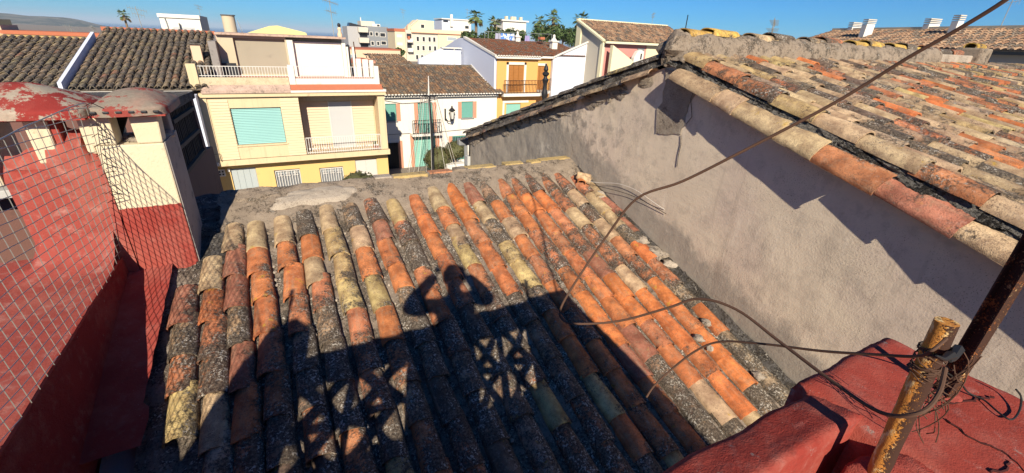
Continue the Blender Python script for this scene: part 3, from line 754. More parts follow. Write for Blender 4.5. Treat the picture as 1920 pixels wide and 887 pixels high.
# ================================================================== left terrace, chimney and wire fence
terr = thing('red_terrace', 'red painted flat terrace whose dark shaded wall drops down beside the clay tiles', 'terrace', (-3.0, 2.0, GZ))
TZ = -1.85
def tfloor(u, v):
    x = -7.0 + 5.58 * u; y = -3.2 + (7.9) * v
    # the floor sweeps up in a rounded cove into the chimney wall
    d = (4.56 - y); k = max(0, 1 - d / 0.42); up = 0.30 * k ** 2.6 if x > -1.95 else 0
    return (x, y, TZ + up + 0.006 * mnoise.noise(Vector((x * 3, y * 3, 0))))
b = MB(); b.grid(tfloor, 60, 90); b.build('floor', M['red_dusty'], terr, smooth=True, angle=60, fix=False)
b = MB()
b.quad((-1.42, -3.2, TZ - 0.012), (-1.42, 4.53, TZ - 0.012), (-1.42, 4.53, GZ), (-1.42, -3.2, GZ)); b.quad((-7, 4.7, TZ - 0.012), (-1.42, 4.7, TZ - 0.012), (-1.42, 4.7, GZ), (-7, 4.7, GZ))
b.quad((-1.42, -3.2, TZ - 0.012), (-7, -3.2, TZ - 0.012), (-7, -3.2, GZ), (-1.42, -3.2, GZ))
b.build('wall', M['red_shade'], terr, fix=False)
b = MB(); b.tube([(-1.425, -3.2 + 0.2 * i, TZ - 0.008 + 0.003 * math.sin(i * 1.7)) for i in range(39)], 0.016, 6); b.build('edge_bead', M['red'], terr, smooth=True)
box('edge_chip', M['mortar_pale'], terr, -1.60, -1.44, 4.46, 4.50, TZ + 0.09, TZ + 0.13)

CY0, CY1 = 4.53, 5.10
chim = thing('masonry_chimney', 'cream and red painted chimney block with open vents under two domed mortar caps', 'chimney', (-1.4, 4.8, TZ - 0.3))
RZT = lambda x: -0.98 + 0.10 * math.sin((x + 1.9) * 5.2) + 0.05 * mnoise.noise(Vector((x * 9, 0, 3)))      # ragged top of the red part
# red face on the left, a sloping ragged bank under the vents
def redface(u, v):
    x = -1.90 + 0.56 * u; top = RZT(x) + (0.12 if -1.66 < x < -1.42 else 0.0); z = -2.2 + (top + 2.2) * v
    n = mnoise.noise(Vector((x * 5, z * 5, 2)))
    yb = CY0 - 0.012 - 0.02 * n * (v > 0.6) + 0.16 * max(0, (v - 0.86) / 0.14) ** 1.5
    return (x - (0.03 if u == 0 else 0) * v, yb, z)
b = MB(); b.grid(redface, 24, 30); b.build('red_face', M['red_dusty'], chim, smooth=True, angle=70, fix=False)
MB().prism([(-1.90, -2.25), (-1.345, -2.25), (-1.345, -1.06), (-1.90, -1.06)], 'y', CY0, CY1).build('red_core', M['red'], chim)
def fprism(name, pts, mat, y0=CY0, y1=CY1, bevel=0.012): return MB().prism(pts, 'y', y0, y1).build(name, mat, chim, bevel=bevel)
# shaft: cream above, red band below with a ragged line
zl = lambda x: -1.47 + 0.012 * mnoise.noise(Vector((x * 30, 1, 0)))
fprism('shaft', [(-1.345, -1.49), (-0.905, -1.49), (-0.90, -0.905), (-1.345, -0.905)], M['cream'])
fprism('red_base', [(-1.345, -2.25), (-0.90, -2.25), (-0.905, -1.49), (-1.345, -1.49)], M['red'])
b = MB()
for i in range(22):
    x = -1.345 + 0.02 * i; b.quad((x, CY0 - 0.003, -1.50), (x + 0.02, CY0 - 0.003, -1.50), (x + 0.02, CY0 - 0.003, zl(x + 0.02) + 0.03), (x, CY0 - 0.003, zl(x) + 0.03))
b.build('paint_edge', M['red'], chim, fix=False)
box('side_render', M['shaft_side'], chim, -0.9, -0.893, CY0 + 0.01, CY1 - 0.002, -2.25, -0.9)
# posts between the vents
fprism('post', [(-1.345, -0.903), (-1.205, -0.903), (-1.20, -0.655), (-1.40, -0.655), (-1.40, -0.95), (-1.345, -0.97)], M['cream'], CY0 + 0.002, CY0 + 0.2)
fprism('post', [(-1.075, -0.903), (-0.905, -0.903), (-0.89, -0.655), (-1.085, -0.655)], M['cream'], CY0 + 0.002, CY0 + 0.16)
fprism('post', [(-1.345, -0.903), (-1.25, -0.903), (-1.25, -0.655), (-1.345, -0.655)], M['cream'], CY1 - 0.14, CY1 - 0.01)
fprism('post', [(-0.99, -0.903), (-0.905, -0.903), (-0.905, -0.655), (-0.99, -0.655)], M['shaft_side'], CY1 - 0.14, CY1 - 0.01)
fprism('post', [(-1.70, -1.02), (-1.575, -1.02), (-1.57, -0.655), (-1.71, -0.655)], M['cream'], CY0 + 0.01, CY0 + 0.18)
fprism('post', [(-1.565, -1.0), (-1.515, -1.0), (-1.525, -0.655), (-1.572, -0.655)], M['red'], CY0 + 0.02, CY0 + 0.2)
fprism('post', [(-2.12, -1.2), (-1.98, -1.2), (-1.98, -0.655), (-2.12, -0.655)], M['cream'], CY0 + 0.1, CY1)
b = MB()
for j in range(9): b.blob((-1.14 + 0.03 * math.cos(j * 2), CY0 + 0.12 + 0.05 * j, -0.90), 0.05, 0.05, 0.025, j, 0.7, 6, 5)
b.blob((-0.93, 4.9, -0.905), 0.06, 0.09, 0.035, 4, 0.5, 8, 6)
b.build('vent_rubble', M['mortar_pale'], chim, smooth=True, angle=50, fix=False)
fprism('soot_back', [(-1.33, -0.9), (-1.24, -0.9), (-1.12, -0.655), (-1.33, -0.655)], plain('soot', (0.03, 0.024, 0.02), 0.95), CY0 + 0.3, CY0 + 0.34, 0)
def loaf(x0, x1, y0, y1, zb, h, seed, ex=2.6, ey=2.4, edge=0.055):
    def fn(u, v):
        # v: 0 lower rim, then up over the dome
        a = 2 * math.pi * u; rr = 1 - max(0, v - 0.22) / 0.78
        ca, sa = math.cos(a), math.sin(a)
        q = (abs(ca) ** 6 + abs(sa) ** 6) ** (-1 / 6)
        X, Y = ca * q * rr, sa * q * rr
        x = (x0 + x1) / 2 + X * (x1 - x0) / 2; y = (y0 + y1) / 2 + Y * (y1 - y0) / 2
        n = mnoise.fractal(Vector((x * 4, y * 4, seed)), 1, 2, 3)
        if v < 0.2: z = zb + edge * v / 0.2
        else: z = zb + edge + (h - edge) * (1 - abs(X) ** ex) * (1 - abs(Y) ** ey)
        return (x + 0.006 * n, y + 0.006 * n, z + 0.008 * n)
    return fn
b = MB(); b.grid(loaf(-1.31, -0.80, 4.42, 5.22, -0.665, 0.165, 3), 64, 22); b.build('cap', M['grey_cap'], chim, smooth=True, angle=60, fix=False)
b = MB(); b.grid(loaf(-2.30, -1.30, 4.40, 5.25, -0.675, 0.225, 8, 2.0, 2.0), 64, 22); b.build('cap', M['red_cap'], chim, smooth=True, angle=60, fix=False)
b = MB(); b.box(-1.30, -0.82, 4.435, 5.2, -0.672, -0.66); b.box(-2.28, -1.31, 4.42, 5.2, -0.682, -0.67); b.build('cap_underside', M['red'], chim)
dk = M['black_iron']
for j in range(6): box('brick_hole', dk, chim, -1.275 + 0.077 * j, -1.235 + 0.077 * j, 4.412, 4.43, -0.644, -0.624, 0.006)
# fence: posts and a hung sheet of woven wire
fen = thing('wire_fence', 'woven wire mesh fence standing along the red terrace edge', 'fence', (-1.42, 3.0, TZ))
def fpt(y, s):
    # s 0 bottom .. 1 top ; the far end leans over the chimney
    k = max(0, (y - 3.6) / 0.95)
    zt = -0.62 + 0.06 * k; x = -1.415 + (0.13 * k ** 1.5) * s + 0.008 * math.sin(y * 5 + s * 3); yy = y - 0.05 * s * max(0, k)
    return Vector((x, yy, TZ + (zt - TZ) * s + 0.004 * math.sin(y * 9)))
b = MB(); HF = 1.23
y = -1.0
while y < 4.53:                                                     # uprights
    b.tube([fpt(min(4.55, y + 0.12 * (1 - i / 8)), i / 8) for i in range(9)], 0.0027, 4, False); y += 0.104
for j in range(-11, 21):                                             # crossing wires that fall towards the chimney
    pts = []
    for i in range(57):
        yv = -1.0 + 5.52 * i / 56; s = (j * 0.064 + 0.5 - 0.11 * (yv - 1.5)) / HF
        if 0 <= s <= 1: pts.append(fpt(yv, s))
    if len(pts) > 1: b.tube(pts, 0.0027, 4, False)
b.build('wire_mesh', M['wire'], fen, fix=False)
b = MB(); b.tube([fpt(-1.0 + 5.5 * i / 40, 1.0) for i in range(41)], 0.0042, 5); b.build('top_wire', M['wire'], fen)
b = MB(); b.tube([fpt(-1.0, 0), fpt(-1.0, 1.03)], 0.02, 8); b.build('post', M['rust_dark'], fen)
b = MB()
for j in range(11):
    s = 0.38 + 0.06 * j; p = fpt(4.5, min(1, s)); b.tube([p, p + Vector((0.05, -0.03, 0.03)), p + Vector((0.11, -0.02, 0.035 - 0.05 * (j % 3)))], 0.003, 4)
b.build('cut_end', M['cable_black'], fen)
# things on the terrace behind the fence
M['old_board'] = plaster('weathered_board', (0.42, 0.40, 0.37), 0.2, 4, (0.15, 0.13, 0.12), 0.5)
for j, (y, z, a) in enumerate([(6.7, -1.48, 4), (6.8, -1.62, -3), (6.75, -1.80, 2)]):
    o = MB().box(-3.5, -2.62, y - 0.3, y + 0.3, z, z + 0.05 + 0.02 * j).build('board', M['old_board'], bevel=0.01)
    tag(o, ['topmost grey board of the pile behind the wire fence', 'middle grey board of the pile behind the wire fence', 'lowest grey board of the pile behind the wire fence'][j], 'board', 'boards piled on the red terrace')
M['dark_cloth'] = plain('dark_tarpaulin', (0.025, 0.025, 0.03), 0.8)
b = MB()
for j in range(7): b.blob((-2.55 - 0.16 * j, 7.2 + 0.1 * (j % 2), -1.2 - 0.1 * (j % 3)), 0.2, 0.2, 0.24, j, 0.6, 9, 7)
tag(b.build('tarpaulin', M['dark_cloth'], smooth=True, fix=False), 'crumpled black tarpaulin behind the vents of the chimney', 'tarpaulin')
b = MB(); b.box(-4.6, -2.9, 7.5, 7.62, -1.85, -0.95)
tag(b.build('low_red_wall', M['red']), 'low red wall behind the board pile on the terrace', 'wall')

# ================================================================== terrace parapet at the right, rusted posts, cables
FS = 0.345
PZT = -0.68
par = thing('red_parapet', 'thick red painted terrace parapet with pierced lattice and corner carrying two rusted posts', 'parapet', (0.6, 0.2, -1.64))
def roughbox(name, mat, x0, x1, y0, y1, z0, z1, nx, ny, amp, seed, rnd_edge=0.06, tilt=0.0):
    """slab whose top edges are rounded and lumpy"""
    def fn(u, v):
        U = u * 1.3 - 0.15; V_ = v * 1.3 - 0.15
        cu = min(1, max(0, U)); cv = min(1, max(0, V_))
        x = x0 + (x1 - x0) * cu; y = y0 + (y1 - y0) * cv
        out = max(abs(U - cu), abs(V_ - cv)) / 0.15
        n = mnoise.fractal(Vector((x * 9, y * 9, seed)), 1, 2, 4); f = mnoise.noise(Vector((x * 70, y * 70, seed)))
        ex = min(cu, 1 - cu) * (x1 - x0); ey = min(cv, 1 - cv) * (y1 - y0); e = min(ex, ey)
        k_ = rnd_edge * (1 - min(1, e / rnd_edge)) ** 2 * 0.7
        z = z1 - k_ + amp * n + amp * 0.4 * f
        z -= tilt * (y - y0)
        if out > 0: z = z - (z - z0) * out
        return (x + 0.006 * n, y + 0.006 * n, z)
    b = MB(); b.grid(fn, nx, ny); return b.build(name, mat, par, smooth=True, angle=60, fix=False)
M['red_top'] = red_paint('weathered_red_paint', (0.30, 0.052, 0.036), 0.10, (0.30, 0.2, 0.17), 0.6, 0.002, 0.4, 2.6)
M['red_rough'] = red_paint('rough_red_paint', (0.26, 0.040, 0.029), 0.06, (0.3, 0.2, 0.17), 0.8, 0.003, 0.25, 3.0)
roughbox('coping', M['red_rough'], -1.16, 0.98, 0.236, 0.338, -0.90, PZT + 0.012, 190, 26, 0.004, 2, 0.016, 0.27)
roughbox('corner_pier', M['red_top'], 0.955, 1.375, -3.0, 0.366, -1.64, PZT - 0.002, 60, 300, 0.003, 5, 0.02)
roughbox('corner_lump', M['red_rough'], 0.85, 1.04, -0.10, 0.195, -1.2, PZT - 0.012, 40, 50, 0.007, 9, 0.045)
for pts in [[(3.27, 0.44), (3.23, 0.30), (3.28, 0.2), (3.2, 0.08), (3.22, -0.05)], [(3.22, 0.16), (3.12, 0.14), (3.02, 0.18)], [(3.45, 0.5), (3.62, 0.44), (3.72, 0.42), (3.84, 0.38)]]:
    fine = []; b = MB()
    for (xa, ya), (xb, yb) in zip(pts, pts[1:]):
        for i in range(6): fine.append((FS * (xa + (xb - xa) * i / 6) + rnd.uniform(-.003, .003), FS * (ya + (yb - ya) * i / 6) + rnd.uniform(-.003, .003), PZT - 0.0005 + rnd.uniform(-.001, .001)))
    b.tube(fine, 0.0022, 4); b.build('crack', plain('dark_crack', (0.05, 0.012, 0.01), 0.9), par)
# pierced wall below the coping
YB0, YB1 = 0.245, 0.325
box('sill', M['red'], par, -1.16, 0.954, YB0, YB1, GZ, -1.50)
box('lattice_pier', M['red'], par, 0.84, 0.954, YB0 + 0.002, YB1 - 0.002, -1.50, -0.899)
box('lattice_pier', M['red'], par, -0.30, 0.24, YB0 + 0.002, YB1 - 0.002, -1.50, -0.899)
MB().prism([(-1.16, -2.7), (-1.16, -0.62), (-1.20, -0.42), (-1.32, -0.32), (-1.50, -0.36), (-1.62, -0.60), (-1.72, -0.90), (-1.82, -1.22), (-1.90, -1.62), (-1.90, -2.7)], 'y', YB0, YB1).build('shoulder', M['red'], par)
for cx in (-0.95, -0.53, 0.40, 0.70):
    for cz in (-1.06, -1.35):
        b = MB()
        for s_ in (-1, 1):
            b.tube([(cx + s_ * (i / 10 - 0.5) * (0.40 if cx < 0 else 0.30), (YB0 + YB1) / 2, cz + 0.145 * math.sin((i / 10 - 0.5) * math.pi)) for i in range(11)], 0.043 if cx < 0 else 0.033, 7)
        hw = 0.21 if cx < 0 else 0.15
        b.box(cx - hw - 0.03, cx - hw + 0.02, YB0 + 0.01, YB1 - 0.01, cz - 0.15, cz + 0.15); b.box(cx - hw, cx + hw, YB0 + 0.012, YB1 - 0.012, cz - 0.165, cz - 0.125)
        b.build('lattice_block', M['red'], par)
b = MB(); b.box(-1.40, 0.956, -3.0, YB0 - 0.002, -1.84, -1.64); struct(b.build('terrace_floor', M['red_dusty']))
tag(MB().tube([(-1.44, 0.28, -0.40), (-1.45, 0.28, 0.0)], 0.02, 8).build('iron_stub', M['rust_dark']), 'short iron stub on the rounded shoulder of the parapet', 'post')

p1 = thing('rusted_post', 'shorter rusty yellow post with frayed wires tied round its top', 'post', (0.878, 0.15, -0.80), 'rusted iron posts')
b = MB(); b.tube([(0.878 - 0.003 * t_, 0.150 + 0.024 * t_, -0.85 + 0.477 * t_) for t_ in [i / 16 for i in range(17)]], [0.0156 + 0.0005 * math.sin(i * 2.3) for i in range(17)], 24, cap=False)
b.tube([(0.875, 0.174, -0.3735), (0.8755, 0.171, -0.44)], 0.0130, 24, cap=False)
for k in range(24):
    a, c_ = 24 * 16 + k, 24 * 16 + (k + 1) % 24; d, e = 24 * 17 + k, 24 * 17 + (k + 1) % 24; b.f.append((a, c_, e, d))
o = b.build('tube', M['rust'], p1, smooth=True, angle=50, fix=False)
p2 = thing('rusted_post', 'taller dark rusty channel iron post at the parapet corner, leaving the picture', 'post', (1.217, 0.18, PZT), 'rusted iron posts')
b = MB(); bx, by = 1.222, 0.188
for (xa, ya, xb, yb) in [(-0.016, -0.002, 0.016, 0.002), (-0.016, 0.0021, -0.013, 0.016), (0.013, 0.0021, 0.016, 0.016)]:
    c_, s_ = math.cos(R(66)), math.sin(R(66)); pts = [(bx + c_ * px - s_ * py, by + s_ * px + c_ * py) for px, py in ((xa, ya), (xb, ya), (xb, yb), (xa, yb))]
    b.prism(pts, 'z', PZT - 0.05, 0.86)
b.build('channel', M['rust_dark'], p2)
b = MB(); b.blob((bx, by, PZT), 0.028, 0.026, 0.008, 4, 0.5, 14, 8); b.build('foot_mortar', M['red'], p2, smooth=True, fix=False)
tr = random.Random(3)
def sp(p): return tuple(q * FS for q in p)
for j in range(11):
    cz = -1.22 - 0.016 * j + tr.uniform(-.01, .01); ph = tr.uniform(0, 6); pts = []
    for i in range(15):
        a = ph + i * 0.45; rr = 0.048 + 0.012 * tr.random(); pts.append(sp((2.537 + rr * math.cos(a), 0.497 + rr * math.sin(a), cz + 0.02 * math.sin(a * 1.3 + j))))
    MB().tube(pts, 0.0012, 5).build('tie_wire', M['cable'], p1, smooth=True)
for j in range(15):
    pts = []; x0, y0, z0 = 2.61 + tr.uniform(0, .04), 0.45 + tr.uniform(-.03, .03), -1.24 - tr.uniform(0, .1); a0 = tr.uniform(0, 6)
    for i in range(14):
        f = i / 13; pts.append(sp((x0 + 0.20 * f + 0.05 * math.sin(a0 + f * 7), y0 + 0.045 * math.cos(a0 * 2 + f * 6), z0 - (0.36 + 0.02 * j) * f + 0.03 * math.sin(f * 9 + a0))))
    MB().tube(pts, 0.0010, 5).build('loose_wire', M['cable'], p1, smooth=True)
MB().tube([sp(q) for q in [(2.50, 0.43, -1.21), (2.42, 0.42, -1.17), (2.30, 0.41, -1.14), (2.22, 0.42, -1.10)]], [0.0083, 0.0076, 0.003, 0.0014], 6).build('tape_tail', M['cable_black'], p1, smooth=True)
MB().tube([sp(q) for q in [(2.60, 0.44, -1.21), (2.48, 0.42, -1.20), (2.36, 0.40, -1.165)]], [0.008, 0.006, 0.0017], 6).build('tape_tail', M['cable_black'], p1, smooth=True)

V = Vector
c1 = [V((0.916, 0.264, 0.114)), V((0.922, 0.291, 0.078)), V((0.926, 0.333, 0.039)), V((0.926, 0.379, -0.001)), V((0.917, 0.462, -0.084)), V((0.870, 0.575, -0.191)), V((0.811, 0.671, -0.284)), V((0.763, 0.757, -0.349)), V((0.734, 0.812, -0.467)), V((0.678, 0.844, -0.604)), V((0.635, 0.852, -0.696)), V((0.632, 0.840, -0.730)), V((0.657, 0.804, -0.731)), V((0.742, 0.727, -0.696)), V((0.810, 0.636, -0.616)), V((0.839, 0.574, -0.558)), V((0.853, 0.486, -0.538)), V((0.842, 0.375, -0.544)), V((0.806, 0.254, -0.535)), V((0.761, 0.168, -0.507)), V((0.756, 0.130, -0.471)), V((0.793, 0.128, -0.449)), V((0.837, 0.143, -0.427))]
tag(MB().tube(smooth_path(c1), 0.0032, 8).build('cable', M['cable'], smooth=True), 'long brown cable slanting down from the sky, looping and returning to the post', 'cable')
c2 = [V((0.732, 0.575, -0.834)), V((0.759, 0.579, -0.807)), V((0.801, 0.569, -0.757)), V((0.833, 0.541, -0.691)), V((0.855, 0.501, -0.641)), V((0.862, 0.412, -0.585)), V((0.858, 0.305, -0.523)), V((0.846, 0.221, -0.464)), V((0.83, 0.176, -0.427)), V((0.823, 0.162, -0.401)), V((0.852, 0.161, -0.389))]
tag(MB().tube(smooth_path(c2), 0.0026, 8).build('cable', M['cable'], smooth=True), 'short brown cable arching up from the tiles to the top of the rusty post', 'cable')
c3 = [V((1.10, 0.19, -0.57)), V((1.18, 0.195, -0.61)), V((1.236, 0.18, -0.645)), V((1.262, 0.165, -0.672)), V((1.27, 0.14, -0.675)), V((1.25, 0.110, -0.675)), V((1.249, 0.091, -0.675)), V((1.3, 0.093, -0.675)), V((1.331, 0.104, -0.66)), V((1.324, 0.116, -0.645))]
tag(MB().tube(smooth_path(c3), 0.0019, 6).build('cable', M['cable_black'], smooth=True), 'loose black wire lying on the red parapet beside the tall post', 'cable')

# ================================================================== the person behind the parapet whose shadow falls on the tiles
FZ = -1.64
def skinned(name, nodes, edges, mat, parent, levels=2, root=None):
    """continuous body grown over a skeleton"""
    off = OFF[parent.name]; bm = bmesh.new(); lay = bm.verts.layers.skin.verify()
    vs = {}
    for k, p in nodes.items():
        v_ = bm.verts.new(Vector(p[:3]) - off); v_[lay].radius = (p[3], p[4] if len(p) > 4 else p[3]); v_[lay].use_root = (k == root); vs[k] = v_
    for a, b_ in edges: bm.edges.new((vs[a], vs[b_]))
    me = bpy.data.meshes.new(name); bm.to_mesh(me); bm.free(); me.materials.append(mat)
    o = bpy.data.objects.new(name, me); COL.objects.link(o); o.parent = parent; OFF[o.name] = off.copy()
    sk = o.modifiers.new('skin', 'SKIN'); sk.use_smooth_shade = True
    sb = o.modifiers.new('smooth', 'SUBSURF'); sb.levels = levels; sb.render_levels = levels
    return o
per = thing('person', 'person standing behind the parapet with raised elbows, holding up a phone', 'person', (-0.2, -0.40, FZ))
PX, PYY, PZ0 = -0.13, -0.40, -0.07
nodes = {k: (x, y, z + PZ0, a * 1.2, b_ * 1.15) for k, (x, y, z, a, b_) in dict(pelvis=(PX, PYY - 0.02, -0.52, .135, .11), waist=(PX, PYY - 0.01, -0.34, .13, .10), chest=(PX, PYY, -0.12, .155, .115), neckb=(PX, PYY, 0.05, .08, .075), neck=(PX, PYY + 0.015, 0.11, .058, .058), jaw=(PX, PYY + 0.05, 0.16, .065, .075), head=(PX, PYY + 0.035, 0.25, .082, .10), crown=(PX, PYY + 0.03, 0.325, .06, .075)).items()}
edges = [('pelvis', 'waist'), ('waist', 'chest'), ('chest', 'neckb'), ('neckb', 'neck'), ('neck', 'jaw'), ('jaw', 'head'), ('head', 'crown')]
for s, n, el, wr in ((-1, 'l', (-0.55, -0.20, -0.18), (-0.27, -0.24, 0.17)), (1, 'r', (0.31, -0.18, -0.28), (0.115, -0.10, 0.0))):
    sh = (PX + s * 0.185, PYY, 0.0 + PZ0)
    nodes['sh' + n] = (*sh, .075, .07); nodes['ua' + n] = (*[(a + b_) / 2 for a, b_ in zip(sh, el)], .092, .090)
    nodes['el' + n] = (*el, .084, .082); nodes['fa' + n] = (*[el[i] * 0.55 + wr[i] * 0.45 for i in range(3)], .080, .076); nodes['wr' + n] = (*wr, .052, .048)
    edges += [('chest', 'sh' + n), ('sh' + n, 'ua' + n), ('ua' + n, 'el' + n), ('el' + n, 'fa' + n), ('fa' + n, 'wr' + n)]
    hx = PX + s * 0.11
    nodes['hip' + n] = (hx, PYY - 0.02, -0.76, .105, .10); nodes['th' + n] = (hx, PYY - 0.01, -0.98, .085, .085)
    nodes['kn' + n] = (hx, PYY + 0.0, -1.19, .058, .06); nodes['ca' + n] = (hx, PYY - 0.02, -1.34, .055, .06); nodes['an' + n] = (hx, PYY - 0.02, -1.57, .036, .04)
    nodes['to' + n] = (PX + s * 0.13, PYY + 0.15, -1.605, .036, .03)
    edges += [('pelvis', 'hip' + n), ('hip' + n, 'th' + n), ('th' + n, 'kn' + n), ('kn' + n, 'ca' + n), ('ca' + n, 'an' + n), ('an' + n, 'to' + n)]
M['jacket'] = plain('dark_jacket', (0.04, 0.045, 0.06), 0.9)
M['skin'] = plain('skin', (0.42, 0.24, 0.16), 0.6)
skinned('body', nodes, edges, M['jacket'], per, 2, 'pelvis')
b = MB(); b.blob((PX, PYY + 0.045, 0.245 + PZ0), 0.083, 0.098, 0.122, 2, 0.05, 20, 14); b.build('face', M['skin'], per, smooth=True, fix=False)
b = MB(); b.blob((PX, PYY + 0.005, 0.275 + PZ0), 0.125, 0.125, 0.128, 5, 0.12, 20, 14); b.build('hair', M['cable_black'], per, smooth=True, fix=False)
b = MB(); b.tube([(PX, PYY + 0.14, 0.255 + PZ0), (PX, PYY + 0.158, 0.225 + PZ0), (PX, PYY + 0.14, 0.215 + PZ0)], 0.014, 8); b.build('nose', M['skin'], per, smooth=True)
for s in (-1, 1):
    b = MB(); b.blob((PX + s * 0.032, PYY + 0.135, 0.262 + PZ0), 0.013, 0.009, 0.008, 1, 0, 10, 8); b.build('eye', M['cable_white'], per, smooth=True, fix=False)
    b = MB(); b.blob((PX + s * 0.086, PYY + 0.03, 0.245 + PZ0), 0.012, 0.022, 0.034, s + 3, 0.1, 10, 8); b.build('ear', M['skin'], per, smooth=True, fix=False)
b = MB(); b.tube([(PX - 0.025, PYY + 0.138, 0.19 + PZ0), (PX, PYY + 0.143, 0.187 + PZ0), (PX + 0.025, PYY + 0.138, 0.19 + PZ0)], 0.006, 6); b.build('mouth', plain('lips', (0.36, 0.13, 0.11), 0.5), per, smooth=True)
for s, hx, hy, hz in ((-1, -0.25, -0.14, 0.20), (1, 0.10, 0.0, -0.004)):
    hn = dict(w=(hx + s * 0.016, -0.10, hz, .026, .022), p=(hx - s * 0.0, -0.075, hz + 0.005, .03, .018), k=(hx - s * 0.004, -0.05, hz + 0.012, .026, .014)); he = [('w', 'p'), ('p', 'k')]
    for f, dz in enumerate((0.030, 0.012, -0.006, -0.022)):
        L_ = (0.9, 1.0, 0.95, 0.8)[f]
        hn['a%d' % f] = (hx - s * 0.006, -0.036, hz + dz, .009, .009); hn['b%d' % f] = (hx - s * 0.016, -0.022 + 0.004 * L_, hz + dz + 0.004, .008, .008); hn['c%d' % f] = (hx - s * 0.03 * L_, -0.018, hz + dz + 0.004, .007, .007)
        he += [('k', 'a%d' % f), ('a%d' % f, 'b%d' % f), ('b%d' % f, 'c%d' % f)]
    hn['t1'] = (hx - s * 0.018, -0.078, hz - 0.01, .011, .011); hn['t2'] = (hx - s * 0.032, -0.055, hz - 0.012, .010, .010); hn['t3'] = (hx - s * 0.042, -0.037, hz - 0.008, .008, .008)
    he += [('p', 't1'), ('t1', 't2'), ('t2', 't3')]
    hn = {k: (p[0], p[1] + hy, *p[2:]) for k, p in hn.items()}
    skinned('hand', hn, he, M['skin'], per, 2, 'p')
ph = MB().box(-0.08, 0.08, -0.030, -0.021, -0.036, 0.036).build('phone', M['black_iron'], bevel=0.004)
tag(ph, 'black phone held out level in the right hand of the person', 'phone')

# ================================================================== houses across the street
M['yellow'] = plaster('yellow_limewash', (0.64, 0.44, 0.17), 0.08, 0.9, (0.42, 0.31, 0.15), 0.25, 0.2, streak=0.25)
M['yellow_pale'] = plaster('pale_yellow_plaster', (0.62, 0.49, 0.30), 0.09, 0.9, (0.36, 0.27, 0.17), 0.35, 0.2, streak=0.35)
M['clad'] = plaster('cream_cladding', (0.64, 0.51, 0.33), 0.05, 1.2, None, 0, 0.2)
M['clad_pink'] = plaster('salmon_cladding', (0.64, 0.49, 0.34), 0.05, 1.2, None, 0, 0.2)
M['white'] = plaster('white_limewash', (0.70, 0.66, 0.58), 0.07, 0.8, (0.46, 0.40, 0.33), 0.25, 0.2, streak=0.3)
M['white_cool'] = plaster('cool_white_limewash', (0.60, 0.62, 0.68), 0.05, 0.5, (0.5, 0.5, 0.52), 0.1, 0.2)
M['lilac'] = plaster('bluish_white_gable', (0.60, 0.63, 0.72), 0.04, 0.4, (0.5, 0.52, 0.58), 0.1, 0.15)
M['beige'] = plaster('beige_plaster', (0.52, 0.43, 0.30), 0.1, 0.8, (0.3, 0.25, 0.19), 0.3, 0.3)
M['grey_panel'] = plaster('grey_brown_panel', (0.33, 0.29, 0.22), 0.12, 0.9, (0.22, 0.19, 0.15), 0.4, 0.3)
M['terracotta'] = plaster('terracotta_coping', (0.42, 0.14, 0.075), 0.12, 3, (0.3, 0.2, 0.15), 0.3, 0.3)
M['terracotta_worn'] = crusted('flaked_coping', (0.50, 0.36, 0.28), 0.3, 0.6)
M['aqua'] = plaster('aqua_blind', (0.26, 0.48, 0.45), 0.05, 1.5, (0.55, 0.45, 0.2), 0.02, 0.1, rough=0.5)
M['green_blind'] = plaster('green_blind', (0.13, 0.33, 0.27), 0.08, 1.5, (0.3, 0.42, 0.36), 0.2, 0.1, rough=0.6)
M['green_door'] = plaster('pale_green_door', (0.22, 0.45, 0.37), 0.05, 1.5, None, 0, 0.1, rough=0.6)
M['grey_door'] = plaster('pale_grey_door', (0.37, 0.41, 0.41), 0.05, 1.5, None, 0, 0.1, rough=0.6)
M['pale_door'] = plaster('off_white_door', (0.56, 0.52, 0.47), 0.05, 1.5, None, 0, 0.1, rough=0.6)
M['curtain'] = plaster('pale_grey_awning', (0.46, 0.46, 0.45), 0.04, 1.5, None, 0, 0.1)
M['white_metal'] = plain('white_painted_metal', (0.60, 0.57, 0.52), 0.5)
M['glass_dark'] = plain('dark_glass', (0.02, 0.025, 0.03), 0.12)
M['glass_pale'] = plain('curtained_glass', (0.32, 0.36, 0.38), 0.2)
M['brick_trim'] = plaster('pink_brick_trim', (0.52, 0.25, 0.16), 0.15, 6, (0.42, 0.32, 0.26), 0.3, 0.3)
M['orange'] = plaster('orange_limewash', (0.68, 0.36, 0.115), 0.05, 0.6, (0.5, 0.28, 0.1), 0.15, 0.2)
M['wood'] = plaster('varnished_wood', (0.34, 0.14, 0.035), 0.15, 4, None, 0, 0.2, rough=0.5)
M['peach'] = plaster('peach_plaster', (0.66, 0.47, 0.32), 0.05, 0.6, None, 0, 0.2)
M['grey_wall'] = plaster('grey_facade', (0.22, 0.23, 0.24), 0.05, 0.4, None, 0, 0.1)
M['grey_light'] = plaster('light_grey_facade', (0.38, 0.37, 0.36), 0.05, 0.4, None, 0, 0.1)
M['cream_far'] = plaster('cream_facade', (0.70, 0.58, 0.38), 0.05, 0.3, None, 0, 0.1)
M['cream_grey'] = plaster('shaded_cream_facade', (0.58, 0.52, 0.42), 0.05, 0.3, None, 0, 0.1)
M['yellow_far'] = plaster('bright_yellow_gable', (0.72, 0.60, 0.26), 0.04, 0.3, None, 0, 0.1)
M['pink'] = plaster('pink_plaster', (0.50, 0.23, 0.20), 0.08, 0.6, None, 0, 0.1)
M['cream_band'] = plaster('cream_band', (0.70, 0.64, 0.42), 0.04, 0.6, None, 0, 0.1)
M['tan_wall'] = plaster('tan_gable', (0.50, 0.45, 0.36), 0.06, 0.6, None, 0, 0.1)
